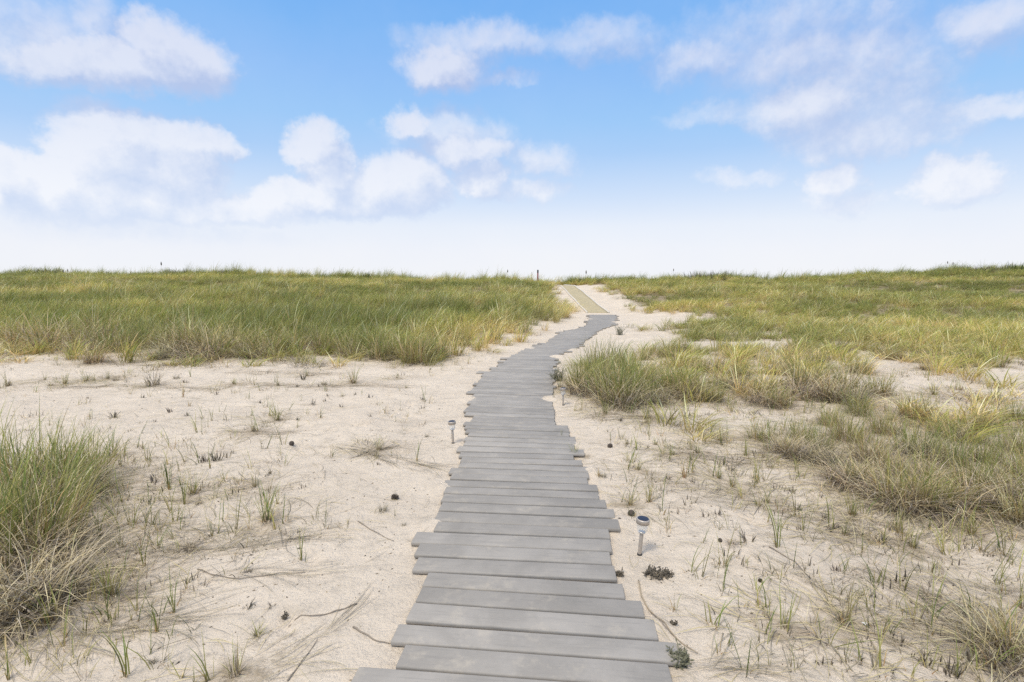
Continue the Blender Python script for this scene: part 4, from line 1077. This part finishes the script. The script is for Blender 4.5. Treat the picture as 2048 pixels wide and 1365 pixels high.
    stem([(575, 1364), (600, 1330), (635, 1281)], .0032, sg, 'straight dark stem at the bottom edge left of the nearest plank')
    stem([(716, 1044), (750, 1065), (788, 1084)], .003, sg, 'straight thin twig left of the long projecting plank')
    stem([(1538, 1095), (1590, 1125), (1622, 1160)], .0032, sg, 'straight brown stem crossing the open right sand')
    stem([(1836, 1190), (1880, 1225), (1907, 1250)], .0032, sg, 'straight dark stem among combed straw at the lower right')
    stem([(1733, 1262), (1745, 1290), (1757, 1320)], .0036, st, 'pale straight stem just below the white shell')
    stem([(395, 1140), (430, 1152), (480, 1160), (560, 1148), (610, 1147)], .003, sg, 'long wavy grey runner across the left sand in front of the planks')

# ------------------------------------------------------------------ seed stalks on the skyline
def build_stalks():
    hm = flat('seed_head', (.19, .16, .13), .9, .1)
    rng = random.Random(2)
    def stalk(px, py, label, big=1.0):
        d = pix_dir(px, py); y = 42.6; x = d[0] / d[1] * y; top = CAM_H + d[2] / d[1] * y; z = float(H(x, y)); h = top - z
        r = new_obj('seed_stalk', None, loc=(x, y, z)); tag(r, label, 'seed stalk', 'seed stalks on the skyline')
        mb = MB(); mb.tube([(0, 0, -.05), (.02, 0, h * .5), (.05, 0, h)], [.006, .005, .003], 5); new_obj('stem', mb.mesh('stem', hm), r)
        mb = MB()
        mb.lathe([(.012, h - .22 * big), (.045 * big, h - .14 * big), (.05 * big, h - .06 * big), (.03 * big, h + .03 * big), (.008, h + .09 * big)], 9, cx=.05)
        new_obj('seed_head', mb.mesh('seed_head', hm), r)
    stalk(321, 526, 'tall lone seed stalk rising above the left skyline', 1.0)
    stalk(125, 541, 'seed stalk on the far left skyline, left of a pair', .8)
    stalk(134, 540, 'seed stalk on the far left skyline, right of a pair', .8)
    stalk(1014, 541, 'seed stalk on the skyline some way left of the red post', .8)
    stalk(1171, 543, 'leaning seed stalk on the skyline right of the path gap', 1.0)
    stalk(1346, 539, 'slim seed stalk on the skyline midway along the right dune', .7)
    stalk(1894, 524, 'seed stalk on the right skyline, left of a pair', .7)
    stalk(1905, 526, 'seed stalk on the right skyline, right of a pair', .7)

def build_shoots():
    """beyond the larger single sprigs: the thin sprinkling of young shoots and dead bits"""
    col = bpy.data.collections.new('shoot_protos'); rng = np.random.default_rng(44)
    for i in range(14):
        if i < 8: parts = [blades(rng, 2 + i % 4, (.10, .26), .02, (.18, .2), (.1, .7), .0045, (.1, 0), C_GREEN, 4), blades(rng, 5, (.04, .11), .03, (.7, .5), (.1, .9), .0045, (0, 0), _mix(C_DEAD, C_RED), 3)]
        elif i < 11: parts = [blades(rng, 10, (.05, .16), .05, (.5, .4), (.2, 1.2), .004, (0, 0), _mix(C_STRAW, C_DEAD, C_GREEN[:1]), 4)]
        else: parts = [blades(rng, 5 + i % 3, (.03, .08), .05, (.3, .3), (-.1, .4), .007, (0, 0), _mix(C_DARK, C_DEAD), 3), blades(rng, 8, (.05, .16), .07, (1.3, .3), (0, .4), .004, (0, 0), C_DEAD, 3)]
        o = new_obj('shoot_%02d' % i, np_mesh('shoot', *merge(parts)[:2], M_FIELD, merge(parts)[2]), link=False); col.objects.link(o)
    n = 5200; y = 1.9 + 9.5 * rng.random(n) ** 1.1; x = rng.uniform(-1, 1, n) * (y * 1.03 + .5)
    d = fbm(x * .8, y * .8, 401, 3)
    p = np.where(x > 0, .34, .24) + .75 * d
    for (a, b, r) in LITTER_SPOTS: p = p + .3 * np.exp(-((x - a) ** 2 + (y - b) ** 2) / (r * r * 1.6))
    kp = (rng.random(n) < p * .62) & (np.abs(x - xc(y)) > .72 + .5 * rng.random(n) * (x < 0)) & (field_density(x, y) < .3)
    x, y = x[kp], y[kp]; n = len(x); z = H(x, y)
    me = bpy.data.meshes.new('grass_shoots'); me.vertices.add(n); me.vertices.foreach_set('co', np.stack([x, y, z], 1).astype(np.float32).ravel())
    a = me.attributes.new('idx', 'INT', 'POINT'); a.data.foreach_set('value', rng.integers(0, 14, n).astype(np.int32))
    a = me.attributes.new('rot', 'FLOAT_VECTOR', 'POINT'); a.data.foreach_set('vector', np.stack([0 * x, 0 * x, rng.uniform(0, 6.28, n)], 1).astype(np.float32).ravel())
    sc_ = rng.uniform(.6, 1.25, n); a = me.attributes.new('scl', 'FLOAT_VECTOR', 'POINT'); a.data.foreach_set('vector', np.stack([sc_, sc_, sc_], 1).astype(np.float32).ravel())
    a = me.attributes.new('tone', 'FLOAT', 'POINT'); a.data.foreach_set('value', rng.random(n).astype(np.float32)); me.update()
    o = new_obj('grass_shoots', me); md = o.modifiers.new('scatter', 'NODES'); md.node_group = scatter_tree(col); tag(o, kind='stuff')

def build_skyline_shrubs():
    rng = np.random.default_rng(61)
    def shrub(px, wpx, hpx, label, cols):
        d = pix_dir(px, 552); y = 42.2 + rng.random(); x = d[0] / d[1] * y; z = float(H(x, y)); w = wpx * y / F_PX; n = int(26 + 60 * w)
        a = blades(rng, n, (.45, .85), w * .5, (.25, .25), (.1, .9), .035, (.1, 0), cols, 4)
        b = blades(rng, n, (.25, .6), w * .5, (.5, .4), (.2, 1.0), .045, (.1, 0), cols, 3)
        v, q, c = merge([a, b]); v[:, 2] *= (.35 + hpx * y / F_PX) / .62
        tag(new_obj('dune_shrub', np_mesh('dune_shrub', v, q, M_BLADE, c), loc=(x, y, z)), label, 'shrub', 'low shrubs on the dune crest')
    BR = _mix(C_DARK, C_DEAD[1:2], C_GREEN[2:3]); DG = [((.09, .11, .04), (.12, .16, .05)), ((.13, .13, .05), (.17, .19, .07))]
    shrub(96, 34, 9, 'brown shrub on the far left of the skyline', BR)
    shrub(220, 18, 5, 'small dark shrub on the skyline just left of the lone tall stalk', DG)
    shrub(362, 44, 9, 'wide brown shrub on the left skyline right of the lone tall stalk', BR)
    shrub(452, 20, 7, 'small brown shrub midway along the left skyline', BR)
    shrub(735, 14, 10, 'pointed dark green shrub on the left skyline nearest the path gap', DG)
    shrub(1160, 44, 9, 'dark green shrub on the crest immediately right of the mat top', DG)
    shrub(1415, 90, 10, 'longest brown shrub, on the skyline right of the path', BR)
    shrub(1495, 20, 8, 'small green shrub on the skyline just right of the longest brown one', DG)
    shrub(1960, 80, 7, 'wide brown shrub near the right end of the skyline', BR)
    shrub(2032, 26, 9, 'dark green shrub at the very right end of the skyline', DG)

build_plants()
build_ground()
build_boardwalk()
build_mat()
build_lights()
build_post()
build_fields()
build_shoots()
build_litter()
build_finds()
build_stalks()
build_skyline_shrubs()
